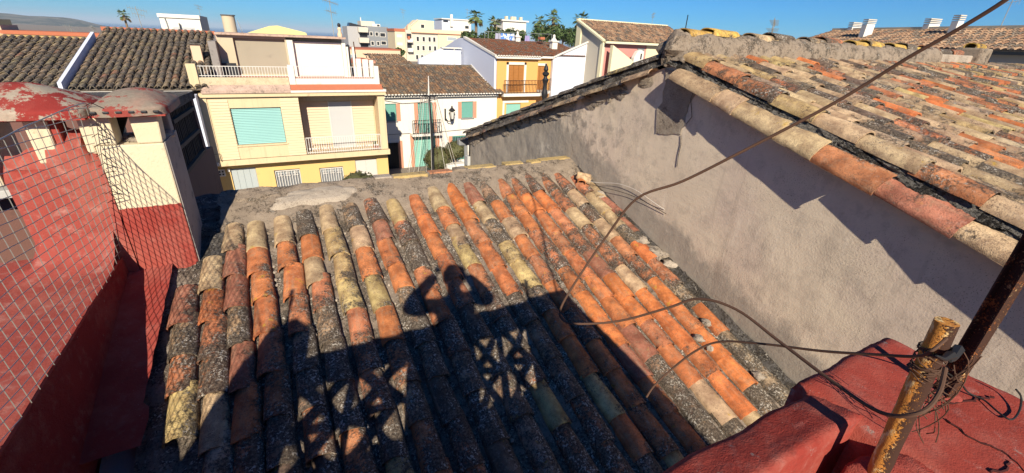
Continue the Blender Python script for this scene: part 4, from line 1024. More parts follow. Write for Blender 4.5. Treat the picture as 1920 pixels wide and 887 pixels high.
M['grey_shutter'] = plain('grey_shutter', (0.17, 0.18, 0.19), 0.6)
M['slate'] = plain('dark_window', (0.03, 0.032, 0.036), 0.3)

# --- the yellow house
yh = thing('yellow_house', 'two storey yellow house with aqua blind, loggia and railed roof terrace', 'house', (0.9, 26, GZ))
YF = 23.0; YG = 23.5
facade('ground_wall', M['yellow'], yh, -3.05, 4.84, GZ, -5.70, YG, 0.14, [(-2.49, -1.45, GZ + 0.02, -6.06), (-0.70, 0.45, -7.75, -6.30), (1.35, 2.49, -7.75, -6.37), (3.12, 4.24, GZ + 0.02, -6.10)])
box('body', M['yellow_pale'], yh, -3.05, 4.84, 24.10, 29.8, GZ, -2.5)
box('inner_dark', M['slate'], yh, -3.0, 4.8, YG + 0.2, 24.09, GZ, -5.9)
# doors
d = box('door', M['grey_door'], yh, -2.49, -1.45, YG + 0.09, YG + 0.13, GZ + 0.02, -6.06)
for j in range(4): box('panel', M['grey_door'], d, -2.47 + 0.256 * j, -2.235 + 0.256 * j, YG + 0.07, YG + 0.09, GZ + 0.1, -6.10, bevel=0.006)
d = box('door', M['pale_door'], yh, 3.12, 4.24, YG + 0.09, YG + 0.13, GZ + 0.02, -6.10)
for j in range(2): box('panel', M['pale_door'], d, 3.15 + 0.54 * j, 3.665 + 0.54 * j, YG + 0.07, YG + 0.09, GZ + 0.1, -6.14, bevel=0.006)
for x0, x1, zt in ((-0.70, 0.45, -6.30), (1.35, 2.49, -6.37)):
    wi = box('window', M['glass_pale'], yh, x0, x1, YG + 0.11, YG + 0.13, -7.75, zt)
    louvre('shutter', M['grey_shutter'], wi, x0 + 0.05, x1 - 0.05, YG + 0.10, -7.72, zt - 0.25, 16, 0.03)
    g = rails('grille', M['white_metal'], wi, x0 + 0.06, x1 - 0.02, YG + 0.01, -7.74, zt - 0.06, 0.115, 0.014)
    for k in range(3):
        cx = x0 + 0.25 + 0.34 * k; b = MB()
        b.box(cx - 0.12, cx + 0.12, YG - 0.008, YG + 0.008, zt - 0.32, zt - 0.295); b.box(cx - 0.012, cx + 0.012, YG - 0.008, YG + 0.008, zt - 0.3, zt - 0.1); b.box(cx - 0.1, cx + 0.1, YG - 0.008, YG + 0.008, zt - 0.2, zt - 0.18)
        b.build('grille_scroll', M['white_metal'], wi)
# overhanging upper storey
box('overhang_slab', M['yellow_pale'], yh, -2.95, 4.87, YF - 0.06, YG + 0.5, -5.78, -5.52)
facade('upper_wall', M['yellow_pale'], yh, -2.92, 0.87, -5.52, -2.76, YF, 0.16, [(-1.92, 0.08, -4.88, -3.24)])
louvre('cladding', M['clad'], yh, -2.62, -1.94, YF - 0.006, -5.50, -2.86, 22, 0.032); louvre('cladding', M['clad'], yh, 0.10, 0.86, YF - 0.006, -5.50, -2.86, 22, 0.032)
wi = box('window', M['glass_pale'], yh, -1.92, 0.08, YF + 0.14, YF + 0.17, -4.88, -3.24)
louvre('blind', M['aqua'], wi, -1.90, 0.06, YF + 0.13, -4.86, -3.26, 22, 0.05)
box('sill', M['yellow_pale'], wi, -1.98, 0.14, YF - 0.05, YF + 0.14, -4.95, -4.885)
box('side_pier', M['yellow_pale'], yh, -2.95, -2.70, YF - 0.04, YF + 0.3, -5.51, -2.77)
# loggia
box('loggia_wall', M['yellow_pale'], yh, 0.60, 0.87, YF + 0.002, 24.05, -5.51, -2.77)
box('loggia_wall', M['yellow_pale'], yh, 4.46, 4.80, YF + 0.002, 24.05, -5.51, -2.77)
box('back_wall', M['yellow_pale'], yh, 0.88, 4.45, 24.0, 24.08, -5.51, -2.77)
louvre('cladding', M['clad_pink'], yh, 0.95, 2.20, 23.99, -5.45, -3.15, 18, 0.04); louvre('cladding', M['clad_pink'], yh, 3.32, 4.38, 23.99, -5.45, -3.15, 18, 0.04)
dr = box('balcony_door', M['curtain'], yh, 2.24, 3.28, 23.95, 23.99, -5.50, -3.18)
box('frame', M['white_metal'], dr, 2.20, 2.245, 23.93, 23.99, -5.50, -3.16); box('frame', M['white_metal'], dr, 3.275, 3.32, 23.93, 23.99, -5.50, -3.16)
box('loggia_head', M['yellow_pale'], yh, 0.88, 4.45, 23.5, 23.99, -3.06, -2.77)
rails('balcony_rail', M['white_metal'], yh, 0.92, 4.44, YF + 0.03, -5.50, -4.72, 0.11, 0.012)
b = MB()
for k in range(24): b.box(1.0 + 0.14 * k, 1.08 + 0.14 * k, YF + 0.02, YF + 0.04, -5.30, -5.22)
b.build('rail_ornament', M['white_metal'], yh)
for k, x in enumerate((4.16, 4.30)):
    b = MB(); b.lathe((x, YF + 0.2, -5.50), [(0.06, 0), (0.085, 0.16), (0.09, 0.17)], 10)
    pt = tag(b.build('flower_pot', M['terracotta'], smooth=True), ['terracotta pot with a small plant at the right end of the loggia rail', 'empty terracotta pot in the right corner of the loggia'][k], 'flower pot')
    if k == 0:
        b = MB()
        for j in range(24): a = j * 2.4; b.quad(*[(x + 0.02 * math.cos(a) + q[0], YF + 0.2 + 0.02 * math.sin(a) + q[1], -5.34 + q[2]) for q in ((0, 0, 0), (0.05 * math.cos(a), 0.05 * math.sin(a), 0.12), (0.08 * math.cos(a + .4), 0.08 * math.sin(a + .4), 0.2 + 0.005 * j), (0.03 * math.cos(a + .8), 0.03 * math.sin(a + .8), 0.1))])
        b.build('leaves', plain('pot_leaf', (0.05, 0.12, 0.03), 0.6), pt, fix=False)
# ledge with terracotta top, parapet, piers and railings
box('cornice', M['yellow_pale'], yh, -2.92, 4.86, YF - 0.14, YF + 0.3, -2.765, -2.60)
box('cornice', M['terracotta_worn'], yh, -2.80, 0.60, YF - 0.20, YF + 0.1, -2.60, -2.50); box('cornice', M['white'], yh, 0.602, 4.88, YF - 0.20, YF + 0.1, -2.60, -2.50)
MB().prism([(YF - 0.20, -2.498), (YF + 0.1, -2.498), (YF + 0.1, -2.28), (YF + 0.04, -2.28)], 'x', -2.76, 0.61).build('coping_slope', M['terracotta_worn'], yh)
MB().prism([(YF - 0.21, -2.498), (YF + 0.1, -2.498), (YF + 0.1, -2.27), (YF + 0.03, -2.27)], 'x', 0.62, 4.72).build('coping_slope', M['terracotta'], yh)
M['flaked'] = crusted('flaking_plaster', (0.66, 0.55, 0.36), 0.12, 0.9, 0.8, 0.02, 1.5)
box('parapet', M['flaked'], yh, -2.84, 0.60, YF + 0.11, YF + 0.30, -2.5, -1.98); box('parapet', M['white'], yh, 0.62, 4.66, YF + 0.11, YF + 0.30, -2.5, -2.02)
for x0, x1, mt in ((-3.14, -2.80, 'yellow_pale'), (0.63, 0.88, 'white'), (4.42, 4.64, 'white')): box('parapet_pier', M[mt], yh, x0, x1, YF + 0.06, YF + 0.34, -2.5, -1.44, bevel=0.01)
rails('railing', M['white_metal'], yh, -2.78, 0.62, YF + 0.2, -1.97, -1.53, 0.115, 0.009); rails('railing', M['white_metal'], yh, 0.90, 4.41, YF + 0.2, -2.01, -1.50, 0.115, 0.009)
box('terrace_floor', M['terracotta'], yh, -2.9, 4.7, YF + 0.31, 29.5, -2.49, -2.20)
# rooms at the back of the roof terrace
YT2 = 26.5
facade('terrace_wall', M['beige'], yh, -2.10, 0.86, -2.2, -0.33, YT2, 0.22, [(-1.45, 0.80, -2.1, -0.46)])
box('terrace_panel', M['grey_panel'], yh, -1.45, 0.80, YT2 + 0.2, YT2 + 0.24, -2.1, -0.46)
box('white_wall', M['white'], yh, 1.16, 3.60, YT2 + 0.25, YT2 + 0.5, -2.2, -0.53); box('white_post', M['white'], yh, 0.87, 1.15, YT2 - 0.05, YT2 + 0.5, -2.2, -0.47)
box('white_post', M['white'], yh, 3.50, 3.68, YT2 - 0.1, YT2 + 0.2, -2.2, -0.53)
box('rear_rooms', M['beige'], yh, -2.1, 3.6, YT2 + 0.55, 29.4, -2.2, -0.36)
bb = MB(); bb.box(-2.14, 3.72, YT2 - 0.22, 29.5, -0.335, -0.24); bb.build('flat_roof', M['terracotta_worn'], yh)
box('side_screen', M['shaft_side'], yh, -2.42, -2.12, 25.6, 27.5, -2.2, -0.62); box('shade_slab', M['slate'], yh, -3.05, -1.50, 26.2, 26.28, -2.2, -1.58)  # low dark slab added: its colour stands for the shade behind the railing
box('door_gap', M['slate'], yh, 3.70, 3.92, YT2 + 0.1, YT2 + 0.3, -2.2, -0.62)
for x in (3.70, 4.0): box('white_post', M['white'], yh, x, x + 0.1, YT2 - 0.1, YT2 + 0.02, -2.2, -0.7)
for x0, x1 in ((4.1, 4.35), (4.42, 4.72), (4.78, 5.0)): box('terrace_screen', M['white'], yh, x0, x1, YT2 - 0.4, YT2 - 0.3, -2.2, -1.25 - 0.1 * (x0 - 4))
# meters and junction boxes by the left door
mb_ = box('meter_box', M['white_metal'], yh, -2.98, -2.70, YG - 0.12, YG - 0.001, -6.36, -6.03, bevel=0.01)
for k in range(4): box('meter_dial', M['slate'], mb_, -2.94 + 0.12 * (k % 2), -2.87 + 0.12 * (k % 2), YG - 0.13, YG - 0.119, -6.30 + 0.13 * (k // 2), -6.22 + 0.13 * (k // 2))
box('wall_box', M['white_metal'], yh, -2.60, -2.50, YG - 0.06, YG - 0.001, -6.18, -6.02); box('bracket_box', M['white_metal'], yh, -3.02, -2.78, YF - 0.2, YF - 0.061, -5.70, -5.58)
b = MB(); b.tube([(-2.95, YF - 0.12, -5.60), (-2.9, YF - 0.1, -5.2), (-2.68, YF - 0.1, -5.18), (-2.66, YF - 0.12, -5.5), (-2.7, YG - 0.06, -6.0)], 0.012, 5); b.tube([(-2.7, YF - 0.07, -5.50), (1, YF - 0.07, -5.5), (4.8, YF - 0.07, -5.49)], 0.008, 4); b.build('service_wire', M['cable_black'], yh)
# chimney pot figure and aerial on the flat roof
pot = thing('chimney_pot', 'bulbous clay chimney pot with black ball cap on the flat roof of the yellow house', 'chimney pot', (3.55, 27.0, -0.24))
MB().lathe((3.55, 27.0, -0.24), [(0.12, 0), (0.14, 0.12), (0.08, 0.28), (0.11, 0.40), (0.06, 0.48)], 12).build('pot', M['peach'], pot, smooth=True)
b = MB(); b.blob((3.55, 27.0, 0.33), 0.09, 0.09, 0.11, 1, 0.1, 12, 8); b.build('ball_cap', M['black_iron'], pot, smooth=True, fix=False)

def aerial(x, y, z0, h, label, s=1.0, yaw=0.4, group='television aerials on the roofs'):
    a = thing('aerial', label, 'aerial', (x, y, z0), group)
    b = MB(); b.tube([(x, y, z0), (x - 0.03, y, z0 + h)], 0.016 * s, 6); b.build('mast', M['wire'], a)
    b = MB(); c_, s_ = math.cos(yaw), math.sin(yaw)
    def yagi(z, L, n, w):
        b.tube([(x - L / 2 * c_, y - L / 2 * s_, z + 0.1 * L), (x + L / 2 * c_, y + L / 2 * s_, z - 0.1 * L)], 0.012 * s, 5)
        for k in range(n):
            f = k / (n - 1) - 0.5; cx, cy, cz = x + L * f * c_, y + L * f * s_, z - 0.2 * L * f; ww = w * (1 - 0.3 * f)
            b.tube([(cx + s_ * ww, cy - c_ * ww, cz), (cx - s_ * ww, cy + c_ * ww, cz)], 0.007 * s, 4); b.tube([(cx, cy, cz - ww * 0.7), (cx, cy, cz + ww * 0.7)], 0.006 * s, 4)
    yagi(z0 + h * 0.86, 0.8 * s, 8, 0.16 * s); yagi(z0 + h * 0.62, 0.5 * s, 5, 0.22 * s)
    b.build('antenna', M['wire'], a); return a
aerial(3.22, 26.8, -0.24, 1.9, 'tall television aerial on the flat roof of the yellow house', 1.0)
for j, (x, h) in enumerate(((3.98, 1.0), (4.3, 1.15))):
    tag(MB().tube([(x, 27.2, -1.6), (x - 0.06, 27.2, -1.6 + h)], 0.03, 6).build('iron_pole', M['rust_dark']), ['left thin rusty pole beside the white terrace posts', 'right thin rusty pole beside the white terrace posts'][j], 'pole')

# --- tiled houses on the left
lh = thing('left_tiled_house', 'low house with a long roof of old grey brown clay tiles and one small chimney', 'house', (-4.7, 26, GZ))
fr = random.Random(11)
sl = 0.29; ez = -2.42
ta = math.atan(sl)
def far_roof(parent, x0, nx, pitch, y0, ny, z0, cap):
    for i in range(nx):
        for j in range(ny):
            y = y0 + j * cap + fr.uniform(-.02, .02); x = x0 + pitch * (i + 0.5) + fr.uniform(-.02, .02) + 0.0 * j
            m = Matrix.Translation(Vector((x, y, z0 + sl * (y - y0) + 0.05)) - OFF[parent.name]) @ Matrix.Rotation(ta - R(3), 4, 'X') @ Matrix.Rotation(R(fr.uniform(-3, 3)), 4, 'Z')
            c = fr.choice([(0.27, 0.20, 0.125, 0.5), (0.22, 0.165, 0.11, 0.6), (0.32, 0.24, 0.15, 0.42), (0.25, 0.18, 0.115, 0.5), (0.28, 0.23, 0.13, 0.5)]) if fr.random() > 0.02 else (0.30, 0.15, 0.09, 0.4)
            tile(parent, m, c, fr, FAR_TILES)
far_roof(lh, -6.95, 17, 0.262, 22.86, 17, ez, 0.425)
b = MB(); b.quad((-7.1, 22.9, ez - 0.03), (-2.45, 22.9, ez - 0.03), (-2.45, 30.05, ez + sl * 7.15 - 0.03), (-7.1, 30.05, ez + sl * 7.15 - 0.03)); b.build('roof_bed', M['bed'], lh, fix=False)
MB().prism([(23.1, ez - 0.08), (30.0, ez + sl * 7 - 0.08), (36, ez + 0.3), (36, GZ), (23.1, GZ)], 'x', -7.05, -3.16).build('wall', M['beige'], lh)
MB().prism([(24.0, ez + 0.2), (30.0, ez + sl * 7 - 0.06), (33, ez + 1), (33, GZ), (24.0, GZ)], 'x', -3.158, -2.86).build('gable_end', M['shaft_side'], lh)
b = MB(); b.box(-7.1, -2.4, 29.98, 30.2, ez + sl * 7.1 - 0.05, ez + sl * 7.1 + 0.13); b.build('ridge_coping', M['terracotta'], lh)
b = MB(); b.tube([(-7.0, 22.72, ez - 0.18), (-3.1, 22.72, ez - 0.2)], 0.06, 8); b.build('gutter', M['white_metal'], lh, smooth=True)
box('eave_board', M['white'], lh, -7.0, -3.1, 22.9, 23.09, ez - 0.30, ez - 0.06)
MB().prism([(22.8, ez - 0.1), (22.8, ez + 0.28), (28.6, ez + 0.28 + sl * 5.8), (28.6, ez - 0.1)], 'x', -7.18, -7.06).build('party_wall', M['lilac'], lh)
lc = thing('roof_chimney', 'small square beige chimney standing in the left tiled roof', 'chimney', (-2.95, 26.1, -1.6))
box('shaft', M['peach'], lc, -3.14, -2.76, 25.75, 26.1, -1.75, -0.78); MB().prism([(-3.22, -0.78), (-2.68, -0.78), (-2.68, -0.72), (-3.22, -0.72)], 'y', 25.66, 26.19).build('cap', M['mortar_dark'], lc)
b = MB(); b.blob((-2.95, 25.92, -0.68), 0.16, 0.14, 0.1, 2, 0.5, 8, 6); b.build('top_stone', M['mortar_dark'], lc, fix=False)
fh = thing('far_left_house', 'leftmost house whose dark tiled roof is cut by the picture edge', 'house', (-9.8, 26, GZ))
far_roof(fh, -11.2, 15, 0.262, 22.86, 13, ez + 0.02, 0.425)
b = MB(); b.quad((-13, 22.9, ez - 0.02), (-7.2, 22.9, ez - 0.02), (-7.2, 28.5, ez + sl * 5.6 - 0.02), (-13, 28.5, ez + sl * 5.6 - 0.02)); b.build('roof_bed', M['bed'], fh, fix=False)
MB().prism([(23.1, ez - 0.08), (28.4, ez + sl * 5.4), (33, ez + 0.3), (33, GZ), (23.1, GZ)], 'x', -13, -7.20).build('wall', M['yellow_pale'], fh)
b = MB()
for i in range(16): b.lathe((-11.2 + 0.262 * i, 22.82, ez - 0.09), [(0.02, 0), (0.12, 0.02), (0.12, 0.07), (0.03, 0.12)], 8)
b.build('eave_tiles', M['white'], fh)
b = MB(); b.tube([(-13, 22.7, ez - 0.2), (-7.2, 22.7, ez - 0.2)], 0.06, 8); b.build('gutter', M['zinc'], fh, smooth=True)
b = MB(); b.box(-13, -7.2, 28.35, 28.6, ez + sl * 5.55, ez + sl * 5.55 + 0.12); b.build('ridge_coping', M['ochre'], fh)
bw = thing('rear_house', 'beige rear building with an orange tiled coping behind the leftmost roof', 'house', (-9.5, 31, GZ))
box('wall', M['cream_far'], bw, -11.0, -7.4, 31.0, 33.0, GZ, -0.72); box('coping', M['terracotta'], bw, -11.05, -7.35, 30.9, 33.1, -0.72, -0.56)
box('parapet', M['beige'], bw, -13.5, -11.06, 31.2, 33.0, GZ, -0.35); box('hatch', M['slate'], bw, -12.6, -11.1, 31.4, 32.6, -0.35, -0.1)

# --- the dark side house with a lattice screen between chimney and yellow house
sh = thing('side_house', 'shaded brown walled house with a dark barred lattice opening', 'house', (-2.0, 8.4, GZ))
M['brown_wall'] = plaster('brown_render', (0.15, 0.075, 0.06), 0.15, 1.2, (0.06, 0.04, 0.035), 0.4, 0.4)
M['dark_wood'] = plain('old_dark_wood', (0.085, 0.06, 0.045), 0.9)
MB().prism([(6.9, -1.83), (9.1, -1.98), (9.95, -2.1), (9.95, GZ), (6.9, GZ)], 'x', -4.2, -1.25).build('wall', M['brown_wall'], sh)
MB().prism([(6.9, -1.83), (7.1, -1.83), (7.1, -0.95), (6.9, -0.9)], 'x', -4.2, -1.26).build('wall_pier', M['brown_wall'], sh)
MB().prism([(8.95, -1.95), (9.2, -1.98), (9.1, -1.02), (8.9, -1.02)], 'x', -4.2, -1.25).build('wall_pier', M['brown_wall'], sh)
MB().prism([(6.9, -1.0), (9.0, -1.09), (9.0, -0.98), (6.9, -0.86)], 'x', -4.3, -1.2).build('roof_slab', M['mortar_dark'], sh)
MB().prism([(7.0, -1.86), (9.0, -1.98), (9.0, -1.05), (7.0, -1.0)], 'x', -1.75, -1.70).build('screen_back', M['slate'], sh)
lat = MB()
for k in range(15):
    y = 7.14 + 0.125 * k; lat.bar((-1.29, y + fr.uniform(-.03, .03), -1.9), (-1.29, y + fr.uniform(-.05, .05), -1.06), 0.03, 0.03)
lat.build('lattice_bar', M['dark_wood'], sh)
for z0, z1 in ((-1.15, -1.24), (-1.48, -1.60), (-1.82, -1.95)): MB().bar((-1.26, 7.05, z0), (-1.26, 8.98, z1), 0.055, 0.05).build('cross_bar', M['dark_wood'], sh)
for k in range(5): MB().bar((-1.31, 7.2 + 0.36 * k, -1.6), (-1.31, 7.45 + 0.36 * k, -1.15), 0.02, 0.02).build('slant_bar', M['dark_wood'], sh)
b = MB(); b.box(-3.14, -2.96, 22.3, 22.98, GZ, -2.62)
wq = thing('street_wall', 'narrow lilac shaded wall end beside the yellow house', 'wall', (-2.66, 21, GZ)); b.build('wall', M['lilac'], wq)

# --- white house
wh = thing('white_house', 'long white house with brown tiled roof, green blinds and pink brick window trims', 'house', (10, 31, GZ))
YW = 28.3
facade('front_wall', M['white'], wh, 4.4, 13.66, GZ, -3.52, YW, 0.15, [(5.92, 6.60, -5.03, -3.95), (7.98, 8.98, -5.95, -3.93), (7.60, 9.10, GZ + 0.02, -6.03), (11.0, 11.86, -5.03, -3.93), (5.6, 6.55, GZ + 0.1, -6.36), (10.3, 11.3, GZ + 0.35, -6.2)])
box('body', M['white'], wh, 4.4, 13.66, YW + 0.2, 34, GZ, -3.5)
for x0, x1, z0, z1 in ((5.92, 6.60, -5.03, -3.95), (7.98, 8.98, -5.95, -3.93), (11.0, 11.86, -5.03, -3.93)):
    wi = box('window', M['slate'], wh, x0, x1, YW + 0.12, YW + 0.15, z0, z1); louvre('blind', M['green_blind'], wi, x0 + 0.02, x1 - 0.02, YW + 0.11, z0 + 0.03, z1, 18, 0.03)
    if x0 > 6: box('brick_trim', M['brick_trim'], wi, x0 - 0.24, x0 - 0.001, YW - 0.03, YW + 0.05, z0, z1)
    box('brick_trim', M['brick_trim'], wi, x1 + 0.001, x1 + 0.24, YW - 0.03, YW + 0.05, z0, z1); box('sill', M['zinc'], wi, x0 - 0.05, x1 + 0.05, YW - 0.06, YW + 0.1, z0 - 0.06, z0 - 0.002)
d = box('door', M['green_door'], wh, 7.60, 9.10, YW + 0.1, YW + 0.14, GZ + 0.02, -6.03); louvre('roller', M['green_door'], d, 7.62, 9.08, YW + 0.09, GZ + 0.05, -6.05, 14, 0.02)
box('brick_trim', M['brick_trim'], wh, 7.38, 7.599, YW - 0.03, YW + 0.05, GZ, -5.9); box('brick_trim', M['brick_trim'], wh, 9.101, 9.36, YW - 0.03, YW + 0.05, GZ, -5.9)
d = box('door', M['slate'], wh, 5.6, 6.55, YW + 0.1, YW + 0.14, GZ + 0.1, -6.36); rails('grille', M['black_iron'], d, 5.62, 6.53, YW + 0.03, GZ + 0.1, -6.4, 0.11, 0.014)
box('brick_trim', M['brick_trim'], wh, 6.551, 6.84, YW - 0.03, YW + 0.05, GZ, -6.3)
louvre('door_canopy', M['white'], wh, 5.5, 6.6, YW - 0.12, -6.35, -6.18, 2, 0.1)
d = box('window', M['slate'], wh, 10.3, 11.3, YW + 0.12, YW + 0.15, GZ + 0.35, -6.2); rails('grille', M['green_blind'], d, 10.32, 11.28, YW + 0.03, GZ + 0.36, -6.25, 0.12, 0.014)
box('brick_trim', M['brick_trim'], wh, 10.05, 10.299, YW - 0.03, YW + 0.05, GZ + 0.35, -6.2)
box('balcony_slab', M['white'], wh, 7.42, 9.42, YW - 0.5, YW - 0.001, -6.0, -5.85); rails('balcony_rail', M['black_iron'], wh, 7.46, 9.38, YW - 0.46, -5.85, -4.98, 0.13, 0.013)
tiles_joined(b := MB(), (4.6, 27.95, -3.38), (1, 0, 0), (0, 1, 0.30), 46, 14, 0.205, 0.36, 0.098, 5, fr, 0.012)
b.build('roof_tiles', M['tile_far_w'], wh, kind='stuff', fix=False)
b = MB(); b.quad((4.5, 27.9, -3.40), (14.0, 27.9, -3.40), (14.0, 32.6, -1.99), (4.5, 32.6, -1.99)); b.quad((4.5, 32.6, -1.99), (14.0, 32.6, -1.99), (14.0, 36, -3.1), (4.5, 36, -3.1)); b.build('roof_bed', M['bed'], wh, fix=False)
b = MB()
for i in range(45): b.lathe((4.7 + 0.205 * i, 27.92, -3.42), [(0.02, 0), (0.085, 0.015), (0.085, 0.05), (0.02, 0.08)], 7)
b.build('eave_tile_ends', M['white'], wh)
box('cornice', M['zinc'], wh, 4.4, 13.66, YW - 0.2, YW - 0.001, -3.60, -3.44); b = MB()
for i in range(60): b.box(4.5 + 0.15 * i, 4.58 + 0.15 * i, YW - 0.24, YW - 0.201, -3.56, -3.48)
b.build('dentils', M['white'], wh); box('ridge_tiles', M['tile_far_w'], wh, 4.5, 14.0, 32.45, 32.7, -2.02, -1.86)
MB().prism([(28.3, -3.45), (28.3, -3.25), (32.6, -1.82), (32.6, -2.1)], 'x', 13.45, 13.64).build('verge', M['white'], wh)
b = MB(); b.tube([(5.9, YW - 0.05, -3.75), (7, YW - 0.06, -3.95), (8.2, YW - 0.06, -3.9), (9.3, YW - 0.05, -3.7)], 0.012, 4); b.tube([(5.9, YW - 0.05, -5.86), (7.4, YW - 0.05, -5.84)], 0.012, 4); b.tube([(9.4, YW - 0.05, -5.85), (13.6, YW - 0.05, -5.7)], 0.012, 4); b.build('service_wire', M['cable_black'], wh)
ln = thing('wall_lantern', 'black iron wall lantern with pale glass on the white house', 'lantern', (10.0, 27.9, -4.9))
lx, ly = 10.12, 27.75
b = MB(); b.lathe((lx, ly, -4.50), [(0.05, 0), (0.20, 0.08), (0.24, 0.11), (0.10, 0.24), (0.05, 0.28), (0.07, 0.32), (0.03, 0.40)], 8); b.lathe((lx, ly, -4.98), [(0.03, -0.12), (0.07, -0.06), (0.10, 0), (0.12, 0.03)], 8); b.build('cap', M['black_iron'], ln)
for k in range(4):
    a = R(45 + 90 * k); MB().bar((lx + 0.12 * math.cos(a), ly + 0.12 * math.sin(a), -4.95), (lx + 0.19 * math.cos(a), ly + 0.19 * math.sin(a), -4.48), 0.025, 0.025).build('frame', M['black_iron'], ln)
b = MB(); b.lathe((lx, ly, -4.94), [(0.10, 0), (0.165, 0.45)], 8); b.build('glass', plain('lantern_glass', (0.55, 0.53, 0.48), 0.2), ln)
b = MB(); b.box(9.78, 9.86, 28.2, 28.29, -5.1, -4.35); b.tube([(9.82, 28.22, -4.95), (9.9, 27.95, -5.12), (10.08, 27.78, -5.08)], 0.03, 6); b.build('bracket', M['black_iron'], ln)

# --- pole hung with strings of fairy lights in the square
cp = thing('light_pole', 'dark pole in the square with a cone of slack cables spread from its top', 'pole', (7.45, 24.0, GZ))
PX0, PY0 = 7.5, 24.0
MB().tube([(PX0, PY0, GZ), (PX0 + 0.02, PY0, -5.2), (PX0 - 0.08, PY0, -2.95)], 0.075, 8).build('pole', M['black_iron'], cp, smooth=True)
MB().tube([(PX0 - 0.08, PY0, -2.95), (PX0 - 0.06, PY0, -1.95)], [0.05, 0.02], 6).build('top_spike', M['white_metal'], cp)
b = MB(); b.tube([(PX0 - 0.08 + 0.42 * math.cos(R(i * 15)), PY0 + 0.42 * math.sin(R(i * 15)), -2.98) for i in range(25)], 0.02, 5)
for k in range(4): b.tube([(PX0 - 0.08, PY0, -2.98), (PX0 - 0.08 + 0.42 * math.cos(R(k * 90)), PY0 + 0.42 * math.sin(R(k * 90)), -2.98)], 0.015, 4)
b.build('ring', M['black_iron'], cp)
for k in range(22):
    a = R(k * 360 / 22 + 5); r1 = 1.75
    b = MB(); b.tube([(PX0 - 0.08 + 0.42 * math.cos(a), PY0 + 0.42 * math.sin(a), -2.98), (PX0 + 0.95 * math.cos(a) - 0.02, PY0 + 0.95 * math.sin(a), -5.3), (PX0 + r1 * math.cos(a), PY0 + r1 * math.sin(a), GZ + 0.02)], 0.009, 4)
    b.build('cable_strand', M['cable_white'] if k % 2 else M['cable'], cp)

# --- orange house
oh = thing('orange_house', 'orange house with brown hipped roof, wooden shutters and an iron corner balcony', 'house', (16.5, 31, GZ))
YO = 28.5
facade('front_wall', M['orange'], oh, 13.68, 16.95, GZ, -1.18, YO, 0.12, [(14.60, 15.80, -3.36, -1.60), (14.5, 15.7, -6.2, -4.18)])
box('body', M['orange'], oh, 13.72, 19.0, YO + 1.62, 36, GZ, -1.15); box('return_wall', M['orange'], oh, 16.6, 16.95, YO + 0.002, YO + 1.6, GZ, -1.19)
facade('wing_wall', M['orange'], oh, 16.952, 18.98, GZ, -1.17, YO + 1.5, 0.1, [(17.66, 18.42, -3.62, -1.72)])
def shutter(x0, x1, y, z0, z1, n):
    fr_ = box('window', M['wood'], oh, x0, x1, y + 0.09, y + 0.12, z0, z1); w_ = (x1 - x0) / n
    for k in range(n):
        a = x0 + w_ * k
        s_ = box('shutter', M['wood'], fr_, a + 0.012, a + w_ - 0.012, y + 0.05, y + 0.088, z0 + 0.01, z1 - 0.01)
        louvre('louvres', M['wood'], s_, a + 0.06, a + w_ - 0.06, y + 0.045, z0 + 0.1, z1 - 0.08, 16, 0.025)
shutter(14.60, 15.80, YO, -3.36, -1.60, 3); shutter(17.66, 18.42, YO + 1.5, -3.62, -1.72, 2)
for x0, x1, z0, z1, y in ((14.42, 14.58, -3.4, -1.4, YO), (15.82, 15.98, -3.4, -1.4, YO), (14.42, 15.98, -1.56, -1.40, YO), (17.5, 17.64, -3.66, -1.5, YO + 1.5), (18.44, 18.58, -3.66, -1.5, YO + 1.5), (17.5, 18.58, -1.68, -1.52, YO + 1.5), (14.2, 16.3, -4.12, -3.97, YO), (14.2, 14.34, -6.2, -4.13, YO)):
    box('window_surround', M['white'], oh, x0, x1, y - 0.045, y - 0.001, z0, z1)
wi = box('window', M['green_door'], oh, 14.5, 15.7, YO + 0.09, YO + 0.12, -6.2, -4.18)
MB().prism([(13.98, YO - 0.6), (16.9, YO - 0.6), (18.5, YO + 0.8), (18.5, YO + 1.49), (13.98, YO - 0.002)][:3] + [(18.75, YO + 0.95), (18.75, YO + 1.498), (16.951, YO + 1.498), (16.951, YO - 0.002), (13.98, YO - 0.002)], 'z', -3.62, -3.42).build('balcony_slab', M['white'], oh)
rails('balcony_rail', M['rust_dark'], oh, 14.02, 16.86, YO - 0.55, -3.42, -2.56, 0.12, 0.014)
b = MB()
for k in range(15):
    f = k / 14; x = 16.9 + 1.8 * f; y = YO - 0.55 + 1.45 * f; b.tube([(x, y, -3.42), (x, y, -2.57)], 0.014, 4)
b.tube([(16.88, YO - 0.55, -2.56), (18.72, YO + 0.92, -2.56)], 0.018, 4); b.build('balcony_rail', M['rust_dark'], oh)
box('cornice', M['white'], oh, 13.5, 16.98, YO - 0.3, YO - 0.001, -1.17, -1.02); box('cornice', M['white'], oh, 16.982, 19.1, YO + 1.2, YO + 1.499, -1.16, -1.02)
